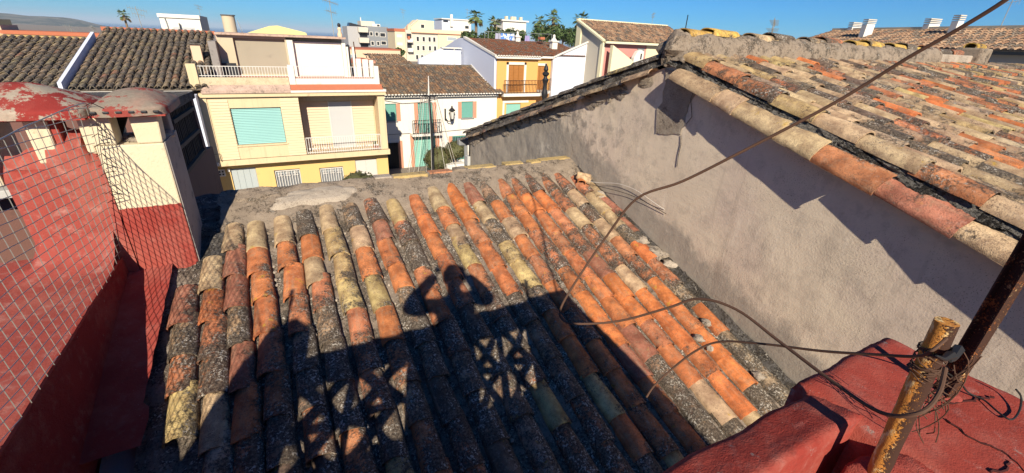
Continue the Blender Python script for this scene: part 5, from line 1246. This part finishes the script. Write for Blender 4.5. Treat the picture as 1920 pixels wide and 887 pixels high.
# roof: main slope, wing slope
tiles_joined(b := MB(), (13.55, YO - 0.32, -1.0), (1, 0, 0), (0, 1, 0.165), 18, 21, 0.2, 0.28, 0.095, 4, fr, 0.004)
tiles_joined(b, (17.1, YO + 1.16, -0.98), (1, 0, 0), (0, 1, 0.215), 24, 15, 0.2, 0.28, 0.095, 4, fr, 0.004)
b.build('roof_tiles', M['tile_far_brown'], oh, kind='stuff', fix=False)
b = MB(); b.quad((13.55, YO - 0.3, -1.01), (17.15, YO - 0.3, -1.01), (17.15, 34.2, -0.07), (13.55, 34.2, -0.07)); b.quad((17.15, YO + 1.2, -0.985), (21.9, YO + 1.2, -0.985), (21.9, 34.2, -0.06), (17.15, 34.2, -0.06)); b.build('roof_bed', M['tile_far_brown'], oh, fix=False)
b = MB()
for i in range(17): b.lathe((13.65 + 0.2 * i, YO - 0.33, -1.03), [(0.02, 0), (0.085, 0.015), (0.085, 0.05), (0.02, 0.08)], 7)
b.build('eave_tile_ends', M['white'], oh)
# bluish gable of the orange house and the lower one beside it
MB().prism([(28.52, GZ), (28.52, -1.08), (34.0, -0.05), (35.2, -0.02), (40.0, -1.1), (40.0, GZ)], 'x', 13.50, 13.67).build('gable_wall', M['lilac'], oh)
MB().bar((13.56, 28.3, -1.03), (13.56, 34.1, 0.03), 0.22, 0.14).build('verge_coping', M['white'], oh)
lw = thing('low_gable_house', 'low bluish white lean-to gable with white pipes left of the orange house', 'house', (11, 34, GZ))
MB().prism([(9.9, -2.6), (9.9, -1.62), (11.75, -0.80), (12.85, -0.80), (13.3, -0.8), (13.3, -2.6)], 'y', 34.2, 34.5).build('gable', M['lilac'], lw)
for x in (11.78, 12.7): MB().tube([(x, 34.12, -0.8), (x, 34.12, -2.5)], 0.05, 6).build('pipe', M['white_metal'], lw)
box('coping', M['white'], lw, 11.7, 13.3, 34.0, 34.6, -0.8, -0.72)
b = MB(); b.lathe((12.2, 34.0, -2.0), [(0.05, -0.02), (0.14, 0.0), (0.15, 0.03), (0.02, 0.05)], 12); b.build('dish', M['white_metal'], lw)
# white gable to the right of the orange house
wg = thing('white_gable_house', 'plain white side gable right of the orange house, half in shadow', 'house', (20, 33, GZ))
MB().prism([(19.01, GZ), (19.01, -1.10), (22.0, 0.02), (22.0, GZ)], 'y', 29.75, 30.0).build('gable', M['white_cool'], wg)
MB().bar((18.95, 29.7, -1.06), (22.1, 29.7, 0.13), 0.14, 0.1).build('verge_coping', M['white'], wg)
# white chimneys, pergola frame and washing behind the brown roof
def white_chimney(x, y, z, s, label):
    c_ = thing('white_chimney', label, 'chimney', (x, y, z), 'white chimneys on the brown roof')
    box('shaft', M['white'], c_, x - 0.22 * s, x + 0.22 * s, y - 0.2 * s, y + 0.2 * s, z - 0.3, z + 0.42 * s); box('crown', M['white'], c_, x - 0.30 * s, x + 0.30 * s, y - 0.28 * s, y + 0.28 * s, z + 0.42 * s, z + 0.50 * s)
    MB().lathe((x, y, z + 0.5 * s), [(0.26 * s, 0), (0.10 * s, 0.18 * s), (0.09 * s, 0.26 * s), (0.11 * s, 0.3 * s), (0.05 * s, 0.42 * s)], 8).build('hood', M['white'], c_)
white_chimney(20.1, 31.6, -0.45, 1.05, 'larger white chimney with a pyramid hood on the brown roof')
white_chimney(17.9, 33.6, -0.15, 0.85, 'smaller white chimney beside the washing line')
box('rain_cowl', M['terracotta'], None, 19.35, 19.75, 32.4, 32.8, 0.12, 0.3); tag(bpy.data.objects['rain_cowl'], 'small brown roof cowl behind the larger white chimney', 'cowl')
pg = thing('pergola', 'thin metal pergola carrying the washing line behind the brown roof', 'pergola', (17.5, 35, -0.1))
b = MB()
for x in (15.8, 16.1, 17.05, 18.9, 20.9, 22.2): b.tube([(x, 35.3, -0.7), (x, 35.3, 0.58)], 0.025, 5)
b.tube([(15.8, 35.3, 0.53), (20.91, 35.3, 0.57)], 0.02, 5); b.tube([(20.9, 35.3, 0.58), (22.2, 35.3, 0.58)], 0.02, 5); b.build('tube_frame', M['zinc'], pg)
def cloth(name, x0, x1, y, z0, z1, mt, label, seed):
    def fn(u, v): x = x0 + (x1 - x0) * u + 0.1 * v * (u - 0.3); return (x, y + 0.05 * math.sin(u * 9 + seed) * v, z1 - (z1 - z0) * v - 0.03 * math.sin(u * 3.14))
    tag(MB().grid(fn, 14, 8).build(name, mt, smooth=True, fix=False), label, 'laundry', 'washing on the roof line')
t = NT('printed_cloth'); v = t.pos(); M['print'] = t.fin(t.mix(t.step(t.noise(v, 4, 2), 0.5, 0.55), (0.62, 0.64, 0.7), (0.10, 0.22, 0.55)), 0.9)
cloth('hanging_cloth', 16.75, 17.2, 35.3, -0.3, 0.47, plain('grey_cloth', (0.34, 0.33, 0.42), 0.9), 'grey cloth hanging on the washing line', 1)
cloth('hanging_cloth', 17.25, 18.5, 35.3, -0.4, 0.48, M['print'], 'blue and white printed cloth hanging on the washing line', 2)
cloth('hanging_cloth', 19.6, 20.0, 35.4, -0.3, 0.4, plain('violet_cloth', (0.30, 0.26, 0.45), 0.9), 'violet cloth hanging near the smaller white chimney', 3)

# --- cream house on the right with a tiled roof above the gable
ch = thing('cream_house', 'tall cream house with blank side wall, pale bands and a buff tiled roof', 'house', (26, 29, GZ))
MB().prism([(27.9, GZ), (27.9, 0.16), (30.95, 1.44), (30.95, GZ)], 'x', 22.0, 22.3).build('side_wall', M['tan_wall'], ch)
MB().prism([(30.6, -6), (30.6, 1.36), (31.2, 1.52), (31.2, -6)], 'x', 21.88, 21.998).build('band', M['cream_band'], ch)
MB().prism([(27.66, -6), (27.66, 0.10), (28.0, 0.22), (28.0, -6)], 'x', 21.88, 21.998).build('band', M['cream_band'], ch)
MB().bar((21.9, 27.6, 0.22), (21.9, 31.1, 1.62), 0.3, 0.12).build('verge', M['cream_band'], ch)
tiles_joined(b := MB(), (22.0, 27.5, 0.22), (1, 0, 0), (0, 1, 0.40), 40, 11, 0.235, 0.34, 0.11, 4, fr, 0.02); b.build('roof_tiles', M['tile_far_buff'], ch, kind='stuff', fix=False)
b = MB(); b.quad((22.0, 27.5, 0.2), (31.4, 27.5, 0.2), (31.4, 31.1, 1.64), (22.0, 31.1, 1.64)); b.build('roof_bed', M['tile_far_buff'], ch, fix=False); box('ridge', M['cream_band'], ch, 21.85, 31.4, 31.0, 31.3, 1.56, 1.74)
MB().box(22.0, 31.4, 27.45, 27.6, 0.06, 0.20).build('eave', M['cream_band'], ch)
box('front_wall', M['pink'], ch, 22.3, 26.4, 27.95, 28.2, GZ, 0.05); box('front_wall', M['cream_far'], ch, 26.4, 31.4, 27.9, 28.2, GZ, 0.05)
MB().prism([(22.3, -2.2), (22.3, -0.05), (24.2, -1.0), (25.0, -1.6), (25.0, -2.2)], 'y', 27.0, 27.3).build('stair_wall', M['cream_band'], ch)
MB().prism([(24.35, -1.7), (24.35, -0.85), (24.6, -0.42), (24.95, -0.28), (25.25, -0.4), (25.3, -1.7)], 'y', 26.9, 27.2).build('arched_hood', M['white'], ch)
box('hood_slot', M['slate'], ch, 24.95, 25.08, 26.88, 26.9, -0.95, -0.55); louvre('vent', M['zinc'], ch, 25.5, 26.2, 27.93, -0.9, -0.2, 8, 0.04)

# black iron finial of a lamp post in front of the orange house
lp = thing('street_lamp', 'black iron lamp post finial rising behind the gable rake', 'street lamp', (7.43, 12.0, GZ))
MB().lathe((7.43, 12.0, 0), [(0.05, GZ), (0.05, -3), (0.055, -1.65), (0.09, -1.55), (0.095, -1.45), (0.07, -1.38), (0.06, -1.2), (0.085, -1.12), (0.10, -1.08), (0.06, -1.03), (0.05, -0.98), (0.10, -0.93), (0.105, -0.88), (0.05, -0.84), (0.075, -0.78), (0.055, -0.70), (0.012, -0.62)], 14).build('post', M['black_iron'], lp, smooth=True, angle=30)

# ================================================================== town behind
def win(parent, x0, x1, y, z0, z1, mat='slate', frame=0.12, deep=0.1):
    """a framed window let into a far facade facing the camera"""
    b = MB(); f = frame
    b.box(x0 - f, x1 + f, y - deep, y - 0.002, z1, z1 + f); b.box(x0 - f, x1 + f, y - deep, y - 0.002, z0 - f, z0); b.box(x0 - f, x0, y - deep, y - 0.002, z0, z1); b.box(x1, x1 + f, y - deep, y - 0.002, z0, z1)
    w_ = b.build('window', M['white'], parent); box('pane', M[mat], w_, x0, x1, y - 0.03, y - 0.001, z0, z1); return w_
gb = thing('grey_apartment_block', 'grey apartment block with small white windows and corner balconies', 'building', (33, 185, GZ))
k = 2.0; Yg = 180
box('front', M['grey_wall'], gb, 33.3, 40.9, Yg, Yg + 12, GZ, 2.42); box('left_wing', M['grey_light'], gb, 26.4, 33.29, Yg + 0.5, Yg + 12, GZ, 2.1)
for x0, x1, z0, z1 in ((34.2, 35.1, -0.7, 0.45), (36.2, 37.1, -0.7, 0.45), (37.9, 39.7, -0.9, 0.3), (34.4, 35.3, -3.9, -2.7), (36.5, 37.3, -3.9, -2.7), (38.1, 39.8, -3.6, -2.5)): win(gb, x0, x1, Yg, z0, z1, 'slate', 0.16)
for z0 in (0.3, -3.2):
    bl = box('balcony', M['cream_grey'], gb, 30.0, 33.4, Yg - 1.5, Yg + 0.49, z0, z0 + 1.6); box('recess', M['slate'], bl, 30.6, 33.2, Yg + 0.4, Yg + 0.495, z0 - 1.7, z0 - 0.1)
box('attic', M['cream_grey'], gb, 31.8, 36.8, Yg + 3, Yg + 10, 2.4, 4.1); box('attic', M['white'], gb, 35.5, 38.6, Yg + 2, Yg + 9, 2.4, 3.3); box('attic_window', M['slate'], gb, 37.4, 38.3, Yg + 1.9, Yg + 2, 2.6, 3.1)
MB().prism([(27.2, 2.1), (31.5, 2.1), (31.5, 2.5), (27.6, 3.3)], 'y', Yg + 1, Yg + 6).build('roof_awning', M['slate'], gb); box('flue', M['white_metal'], gb, 31.9, 32.2, Yg + 4, Yg + 4.3, 4.1, 5.3)
pk = thing('pink_house', 'low peach coloured house with shaded slot windows below the grey block', 'house', (16, 92, GZ))
Yp = 90
box('front', M['peach'], pk, 11.5, 22.5, Yp, Yp + 10, GZ, -2.75); box('coping', M['terracotta'], pk, 11.4, 22.6, Yp - 0.1, Yp + 10, -2.75, -2.6)
for x0 in (15.4, 17.7): MB().prism([(x0, -3.45), (x0 + 1.4, -3.45), (x0 + 1.4, -3.75), (x0 + 0.5, -3.75)], 'y', Yp - 0.05, Yp - 0.002).build('slot_window', M['slate'], pk)
for x0 in (16.0, 16.45, 16.9): box('vent', M['slate'], pk, x0, x0 + 0.22, Yp - 0.05, Yp - 0.002, -4.15, -3.9)
win(pk, 13.2, 14.2, Yp, -4.9, -3.7, 'glass_pale')
br = thing('brown_roof_house', 'small house with a rough brown tiled hip roof behind the white house', 'house', (9.3, 40, GZ))
tiles_joined(b := MB(), (7.45, 38.0, -2.52), (1, 0, 0), (0, 1, 0.26), 17, 10, 0.205, 0.36, 0.098, 4, fr, 0.015, skip=lambda i, j: i * 0.205 > 3.4 - j * 0.07)
b.build('roof_tiles', M['tile_far_w'], br, kind='stuff', fix=False)
box('wall', M['peach'], br, 7.45, 10.7, 38.25, 41.5, GZ, -2.62); MB().prism([(7.2, -2.4), (7.46, -2.4), (7.46, -1.95), (7.3, -2.1)], 'y', 38, 41.5).build('hip_end', M['brick_trim'], br)
ro = MB().prism([(5.9, -2.45), (6.75, -2.3), (7.05, -1.9), (6.1, -1.9)], 'y', 39.0, 41).build('orange_shed_roof', M['terracotta']); tag(ro, 'small bright orange shed roof beside the rusty poles', 'roof')
ca = thing('cream_apartment_block', 'large cream apartment block with rows of small windows and set back gable', 'building', (50, 165, GZ))
Yc = 160
box('wing', M['cream_far'], ca, 38.8, 42.2, Yc + 1, Yc + 12, GZ, 1.05); box('wing_roof', M['terracotta'], ca, 38.6, 42.3, Yc + 0.8, Yc + 12, 1.05, 1.9)
for z0 in (-0.8, -3.3): box('shutter', M['white'], ca, 39.4, 41.2, Yc + 0.95, Yc + 0.998, z0, z0 + 0.9)
box('main_front', M['cream_grey'], ca, 44.3, 53.6, Yc, Yc + 14, GZ, 0.9); box('corner_front', M['cream_far'], ca, 53.62, 64.5, Yc - 0.3, Yc + 14, GZ, 1.0)
box('parapet', M['cream_far'], ca, 44.1, 53.6, Yc - 0.4, Yc + 14, 0.9, 2.1); box('parapet', M['cream_far'], ca, 53.62, 64.8, Yc - 0.6, Yc + 14, 1.0, 2.15); box('string_course', M['terracotta'], ca, 44.1, 64.8, Yc - 0.75, Yc - 0.61, 0.85, 1.0)
for z0, xs in ((-1.75, (45.9, 48.0, 50.1, 51.8)), (-4.6, (45.9, 47.8, 50.1, 52.0)), (-7.6, (45.4, 47.2))):
    for x0 in xs: win(ca, x0, x0 + 0.8, Yc, z0, z0 + 1.4, 'slate', 0.2, 0.14)
for z0 in (-1.5, -5.4): win(ca, 57.0, 60.2, Yc - 0.3, z0 + 0.4, z0 + 1.4, 'glass_pale', 0.2)
for z0 in (-2.2, -5.2):
    bl = box('balcony', M['white'], ca, 42.4, 44.2, Yc - 1.4, Yc - 0.01, z0, z0 + 1.2); box('recess', M['slate'], bl, 42.5, 44.1, Yc - 0.002, Yc + 0.03, z0 + 1.2, z0 + 2.7)
box('link', M['cream_grey'], ca, 42.2, 44.29, Yc + 0.03, Yc + 10, GZ, 1.6); box('red_awning', M['terracotta'], ca, 42.4, 43.2, Yc - 1.6, Yc - 1.41, -1.3, -0.3)
MB().prism([(43.2, 1.6), (44.6, 1.6), (44.4, 3.0), (43.9, 3.5), (43.3, 2.9)], 'y', Yc + 1, Yc + 3).build('stair_tower', M['peach'], ca)
MB().prism([(44.2, 2.1), (53.6, 2.1), (53.6, 4.9), (47.6, 5.0)], 'y', Yc + 4, Yc + 10).build('gable', M['cream_far'], ca); MB().bar((44.0, Yc + 4, 2.2), (47.7, Yc + 4, 5.1), 0.5, 0.3).build('gable_coping', M['cream_grey'], ca); win(ca, 48.8, 50.0, Yc + 4, 2.5, 3.6, 'slate', 0.15)
ph_ = thing('white_penthouse', 'white roof house with a tall flue behind the cream block', 'building', (72, 195, GZ))
k = 2.0
box('front', M['white'], ph_, 69.0, 78.5, 190, 200, GZ, 6.6); box('side', M['white_cool'], ph_, 65.6, 68.98, 190.3, 200, GZ, 6.4); box('eave', M['white'], ph_, 65.3, 79.0, 189.6, 200, 6.6, 7.0)
box('flue', M['white'], ph_, 69.0, 70.0, 189.2, 189.59, 4, 8.6); box('shade_opening', M['slate'], ph_, 66.2, 68.3, 190.2, 190.29, 5.6, 6.2); box('shade_opening', M['slate'], ph_, 75.8, 77.4, 189.9, 189.99, 3.6, 4.6)
fw = thing('far_white_block', 'distant white block with three chimney stubs above the trees', 'building', (78, 152, GZ))
box('front', M['white'], fw, 74.0, 83.2, 150, 158, GZ, 5.9); box('eave', M['white'], fw, 73.2, 84.0, 149.4, 158.4, 5.9, 6.35)
for x0 in (76.0, 78.3, 79.3, 81.8): box('stub', M['cream_far'], fw, x0, x0 + 0.85, 152, 153, 6.35, 7.5)
yg = thing('yellow_gable_shed', 'bright yellow gable end showing above the roof terrace', 'building', (1.5, 76, GZ))
MB().prism([(-2.6, GZ), (-2.6, -0.75), (0.6, 0.36), (1.65, 0.48), (5.1, -0.25), (5.3, -0.4), (5.3, GZ)], 'y', 75, 80).build('gable', M['yellow_far'], yg)
rb = thing('red_roof_house', 'low far house with an orange roof behind the clay pot', 'house', (6, 62, GZ))
MB().prism([(4.3, -1.3), (7.6, -1.3), (7.0, -0.62), (5.0, -0.60)], 'y', 60, 64).build('roof', M['terracotta'], rb); box('wall', M['cream_far'], rb, 4.3, 7.6, 60.05, 64, GZ, -1.302)
wr_ = thing('white_roof_room', 'white roof room with a shaded side above the left tiled roof', 'building', (-7.6, 60, -1))
f = 1.3
box('front', M['white'], wr_, -9.1, -5.75, 58.5, 58.8, -4, 0.62); box('parapet', M['white'], wr_, -9.2, -5.7, 58.35, 58.9, 0.62, 0.95)
MB().prism([(58.8, -4), (58.8, 0.94), (66, 0.94), (66, -4)], 'x', -9.0, -5.72).build('room', M['grey_light'], wr_)
for x0, x1 in ((-8.15, -7.6), (-7.45, -6.4)): box('window', M['curtain'], wr_, x0, x1, 58.45, 58.499, -0.7, -0.2)
MB().tube([(-8.7, 58.4, 0.95), (-8.6, 58.35, 0.2), (-8.5, 58.4, -1.5)], 0.03, 5).build('pipe', M['zinc'], wr_); MB().bar((-7.5, 58.3, -0.6), (-7.55, 58.3, 0.15), 0.09, 0.09).build('stub', M['slate'], wr_)
tk = thing('water_tank', 'round rendered water tank standing above the yellow house', 'water tank', (-1.9, 35, -1))
MB().lathe((-1.92, 35, -1.2), [(0.36, 0), (0.36, 1.84)], 24).build('tank', M['beige'], tk, smooth=True); MB().lathe((-1.92, 35, 0.64), [(0.40, 0), (0.40, 0.06)], 24).build('lid', M['mortar_dark'], tk)
MB().tube([(-1.45, 34.9, 0.4), (-1.3, 34.8, -0.2), (-1.28, 34.8, -0.9)], 0.02, 5).build('pipe', M['zinc'], tk)
box('tank_roof', M['terracotta_worn'], None, -2.5, -0.6, 31.0, 36.5, -1.5, -0.40); tag(bpy.data.objects['tank_roof'], 'flat weathered roof carrying the water tank', 'roof')
# long pantiled building at the right edge
lb = thing('long_roof_building', 'long low building with a ribbed sand coloured roof and white vent chimneys', 'building', (56, 22, GZ))
R0 = Vector((60, 17, 2.8)); u_ = Vector((0.270, 0.963, 0)); n_ = Vector((-0.963, 0.270, 0))
def lpnt(a, d): p = R0 + u_ * a + n_ * d; return Vector((p.x, p.y, 2.8 - 0.3 * d))
b = MB(); fl = Vector((0, 0, -1))
E0 = lpnt(-24, 6.5); sv = (lpnt(-24, 0) - E0)
tiles_joined(b, E0, u_, sv, 92, 9, 0.47, sv.length / 9, 0.2, 4, fr, 0.0); b.build('roof_ribs', M['tile_far_buff'], lb, kind='stuff', fix=False)
b = MB(); b.quad(lpnt(-24, 6.5), lpnt(19.4, 6.5), lpnt(19.4, 0), lpnt(-24, 0)); q = [lpnt(-24, 0), lpnt(19.4, 0), lpnt(19.4, 0) - n_ * 7, lpnt(-24, 0) - n_ * 7]; q[2].z = q[3].z = 0.8; b.quad(*q); b.build('roof_deck', M['tile_far_buff'], lb, fix=False)
b = MB(); b.bar(lpnt(-24, 0) + Vector((0, 0, 0.12)), lpnt(19.4, 0) + Vector((0, 0, 0.12)), 0.5, 0.25); b.build('ridge', M['cream_far'], lb)
b = MB(); p, q = lpnt(-24, 5.6), lpnt(19.4, 5.6); b.quad(Vector((p.x, p.y, GZ)), Vector((q.x, q.y, GZ)), Vector((q.x, q.y, 1.0)), Vector((p.x, p.y, 1.0))); b.build('wall', M['grey_light'], lb, fix=False)
b = MB(); b.bar(lpnt(-24, 6.5) - Vector((0, 0, 0.2)), lpnt(19.4, 6.5) - Vector((0, 0, 0.2)), 0.3, 0.25); b.build('gutter', M['slate'], lb); b = MB(); b.bar(lpnt(-24, 5.5) - Vector((0, 0, 1.4)), lpnt(6, 5.5) - Vector((0, 0, 1.4)), 0.2, 0.5); b.build('band', M['white'], lb)
def ventchim(a, d, h, w_, label):
    p = lpnt(a, d); c_ = thing('vent_chimney', label, 'chimney', p, 'white vent chimneys on the long roof')
    b = MB(); b.bar(p - Vector((0, 0, 0.4)), p + Vector((0, 0, h)), w_, 0.6, u_); b.build('shaft', M['white'], c_)
    for j in range(3): MB().bar(p + Vector((0, 0, h + 0.08 + 0.17 * j)), p + Vector((0, 0, h + 0.17 + 0.17 * j)), w_ * 1.05, 0.65, u_).build('slat', M['cream_grey'], c_)
ventchim(12.2, 2.9, 1.3, 1.1, 'tallest white vent chimney, second from the left end of the long roof')
ventchim(16.8, -0.4, 0.25, 1.5, 'low vent at the left end of the long roof ridge'); ventchim(8.0, -0.4, 0.4, 1.4, 'low vent in the middle of the long roof ridge'); ventchim(4.2, 1.6, 1.1, 0.7, 'narrow white vent chimney nearest the roof aerial')
ap = lpnt(1.8, -0.3); aerial(ap.x, ap.y, ap.z, 3.4, 'television aerial on the long roof at the right edge', 2.0, 1.9)
# more aerials
aerial(-5.53, 30.3, -0.2, 0.95, 'television aerial on the ridge of the left tiled roof', 0.9, 0.2)
aerial(-5.6, 58.6, 0.95, 1.0, 'small aerial on the white roof room', 0.9, 0.7); aerial(29.5, 31, 1.7, 0.9, 'thin aerial on the ridge of the cream house', 0.7, 1.2)
aerial(8.3, 5.6, 0.05, 0.50, 'dark broken aerial just behind the mossy ridge', 0.42, 0.5); tag(MB().tube([(4.55, 4.2, -0.2), (4.55, 4.2, 0.36)], 0.006, 5).build('iron_rod', M['black_iron']), 'short iron rod sticking up behind the ridge end', 'rod')
aerial(43.0, 165, 5.0, 3.2, 'aerial on the cream apartment block gable', 2.4, 0.3); aerial(79, 195, 7.0, 4.5, 'aerial beside the white penthouse', 2.4, 0.2)
for j, (x, y, s) in enumerate(((-10.4, 38, .8), (-9.5, 38.5, .8), (-8.8, 39, .8))): aerial(x, y, -1.2, 0.95, ['leftmost small aerial against the hills', 'middle small aerial against the hills', 'right small aerial against the hills'][j], s, 0.5 + j)

# ================================================================== vegetation
vg = random.Random(31)
def leaf_mat(name, col, var=0.5):
    t = NT(name); g = t.new('ShaderNodeNewGeometry')
    c = t.mix(g.outputs['Random Per Island'], sc3(col, 1 - var), sc3(col, 1 + var)); t.b.inputs['Specular IOR Level'].default_value = 0.2
    return t.fin(c, 0.6)
M['palm_leaf'] = leaf_mat('palm_leaf', (0.115, 0.15, 0.05)); M['palm_dry'] = leaf_mat('dry_palm_leaf', (0.22, 0.16, 0.07)); M['tree_leaf'] = leaf_mat('tree_leaf', (0.055, 0.085, 0.026)); M['hedge_leaf'] = leaf_mat('hedge_leaf', (0.075, 0.075, 0.03), 0.6); M['red_leaf'] = leaf_mat('russet_leaf', (0.10, 0.05, 0.03), 0.5)
M['bark'] = plaster('palm_bark', (0.20, 0.15, 0.10), 0.2, 4, (0.08, 0.06, 0.04), 0.4, 0.5)
def palm(x, y, zc, rad, label, nf=34, drop=1.0, group='palms above the roofs'):
    p = thing('palm_tree', label, 'palm tree', (x, y, GZ), group)
    MB().tube([(x, y, GZ), (x + 0.02 * rad, y, (GZ + zc) / 2), (x, y, zc)], [0.16 * rad, 0.12 * rad, 0.13 * rad], 8).build('trunk', M['bark'], p, smooth=True)
    b = MB(); dry = MB()
    for k in range(nf):
        a = vg.uniform(0, 6.283); el = vg.uniform(-0.9, 1.35); L = rad * vg.uniform(0.75, 1.05); tgt = dry if el < -0.45 else b
        d = Vector((math.cos(a) * math.cos(el), math.sin(a) * math.cos(el), math.sin(el)))
        pts = [Vector((x, y, zc)) + d * L * f - Vector((0, 0, 0.30 * rad * f * f * (1.0 if el > 0.6 else 1.25))) for f in (0, 0.35, 0.6, 0.85)]
        tgt.tube(pts[:3], 0.018 * rad, 3, False)
        side = d.cross(Vector((0, 0, 1))).normalized(); up = side.cross(d)
        c0 = pts[2]; fw_ = (pts[3] - pts[2]).normalized()
        for j in range(13):                                      # fan of pointed leaflets
            t_ = (j / 12 - 0.5) * 2.7; dd = fw_ * math.cos(t_) + side * math.sin(t_); tip = c0 + dd * L * 0.45 * (1 - 0.18 * abs(t_)) - Vector((0, 0, 0.10 * rad * (0.4 + abs(t_) * 0.4)))
            wv = fw_.cross(dd); wv = (side * math.cos(t_) - fw_ * math.sin(t_)) * L * 0.034
            mid = c0 + (tip - c0) * 0.55 + up * 0.02 * rad
            tgt.quad(c0, mid + wv, tip, mid - wv)
    b.build('crown', M['palm_leaf'], p, fix=False); dry.build('dry_fronds', M['palm_dry'], p, fix=False) if dry.v else None
palm(-19.4, 96, 1.05, 1.15, 'single palm at the left beside the hills', 30)
palm(46.8, 110, 4.9, 2.7, 'tallest palm left of the distant white block'); palm(52.0, 110, 3.9, 2.2, 'dense palm right beside the tallest one')
palm(65.0, 110, 4.8, 2.4, 'broad palm right of the distant white block'); palm(70.6, 112, 5.8, 2.9, 'tall shaggy palm in the middle of the dark trees'); palm(78.4, 110, 6.0, 2.9, 'palm whose crown touches the cream house roof')
def leafy(b, c, r, n, s, rz=0.8, seed=0):
    c = Vector(c)
    for k in range(n):
        d = Vector((vg.gauss(0, 1), vg.gauss(0, 1), vg.gauss(0, 1))).normalized(); k_ = 1 + 0.35 * mnoise.noise(d * 2.3 + Vector((seed * 1.9, 0, seed)))
        p = c + Vector((d.x * r, d.y * r, d.z * r * rz)) * k_ * (vg.random() ** 0.22)
        u = Vector((vg.gauss(0, 1), vg.gauss(0, 1), vg.gauss(0, 1))).normalized(); v_ = u.cross(d + Vector((.1, .2, .3))).normalized(); q = s * vg.uniform(0.6, 1.3)
        b.quad(p - u * q, p + v_ * q * 0.6, p + u * q, p - v_ * q * 0.6)
def tree(x, y, zc, r, label, n=1500, s=0.26, group='dark trees behind the orange house'):
    t_ = thing('tree', label, 'tree', (x, y, GZ), group)
    MB().tube([(x, y, GZ), (x + 0.1, y, zc - r * 0.4), (x, y, zc)], [0.35, 0.22, 0.1], 7).build('trunk', M['bark'], t_, smooth=True)
    for k in range(4): a = k * 1.7; MB().tube([(x, y, zc - r * 0.5), (x + r * 0.6 * math.cos(a), y + r * 0.6 * math.sin(a), zc + 0.2 * r)], [0.12, 0.04], 5).build('limb', M['bark'], t_)
    b = MB()
    for k in range(9):
        a = vg.uniform(0, 6.28); rr = r * vg.uniform(0.2, 0.75); leafy(b, (x + rr * math.cos(a), y + rr * math.sin(a), zc + vg.uniform(-0.35, 0.45) * r), r * vg.uniform(0.35, 0.6), n // 9, s, 0.85, k)
    b.build('crown', M['tree_leaf'], t_, fix=False)
for j, (x, y, z, r) in enumerate(((43.0, 105, -0.8, 2.8), (47.0, 102, 0.3, 3.0), (51.5, 104, 0.6, 3.0), (57.0, 108, 0.4, 2.6), (63.0, 104, 1.3, 3.4), (67.5, 102, 1.8, 3.4), (72.0, 103, 1.4, 3.2), (76.5, 104, 1.6, 2.8))):
    tree(x, y, z, r, ['leftmost dark tree touching the bluish gable', 'dark round tree under the tallest palm', 'dark tree under the dense palm', 'low dark tree below the distant white block', 'dark tree under the broad palm', 'dark tree left of the larger white chimney', 'dark tree behind the larger white chimney', 'rightmost dark tree beside the cream house'][j], 1500, 0.34)
for j, (x, y, z, r) in enumerate(((37.0, 150, -5.0, 1.5), (38.2, 152, -5.6, 1.4))): tree(x, y, z, r, ['far small tree right of the grey block', 'far low tree before the cream block wing'][j], 700, 0.35, 'far trees by the apartment blocks')
def shrub(name, x, y, z, rx, label, ped=True, mat='hedge_leaf', n=2600, rz=0.8):
    s_ = thing(name, label, 'shrub', (x, y, GZ), 'clipped shrubs in the square')
    if ped: MB().tube([(x, y, GZ), (x, y, z)], 0.06, 6).build('stem', M['bark'], s_)
    b = MB(); b.blob((x, y, z), rx * 0.93, rx * 0.93, rx * rz * 0.93, 2, 0.05, 16, 10); leafy(b, (x, y, z), rx, n, 0.055, rz, 1); b.build('foliage', M[mat], s_, fix=False)
shrub('topiary', 9.15, 24.6, -6.25, 0.68, 'clipped round shrub beside the gable corner, sunlit'); shrub('topiary', 8.3, 25.2, -6.85, 0.92, 'larger clipped shrub in shade behind the light pole', True, 'hedge_leaf', 3200)
shrub('topiary', 2.3, 17.0, -5.45, 0.72, 'domed shrub showing above the ridge before the yellow house', True, 'hedge_leaf', 2600, 0.75)
for j, x in enumerate((8.75, 9.35)): tag(MB().box(x - 0.3, x + 0.3, 24.1, 24.7, GZ, -7.0).build('planter', M['white'], bevel=0.03), ['left white planter below the round shrub', 'right white planter below the round shrub'][j], 'planter')

# ================================================================== air
t = bpy.data.materials.new('air'); t.use_nodes = True; t.node_tree.nodes.clear()
vo = t.node_tree.nodes.new('ShaderNodeVolumePrincipled'); ou = t.node_tree.nodes.new('ShaderNodeOutputMaterial'); t.node_tree.links.new(vo.outputs[0], ou.inputs['Volume'])
vo.inputs['Color'].default_value = (0.70, 0.87, 1.0, 1); vo.inputs['Density'].default_value = 0.0001; vo.inputs['Anisotropy'].default_value = 0.0
hz_ = MB().box(-31000, 41000, -400, 46000, -60, 128).build('haze', t); hz_['kind'] = 'stuff'
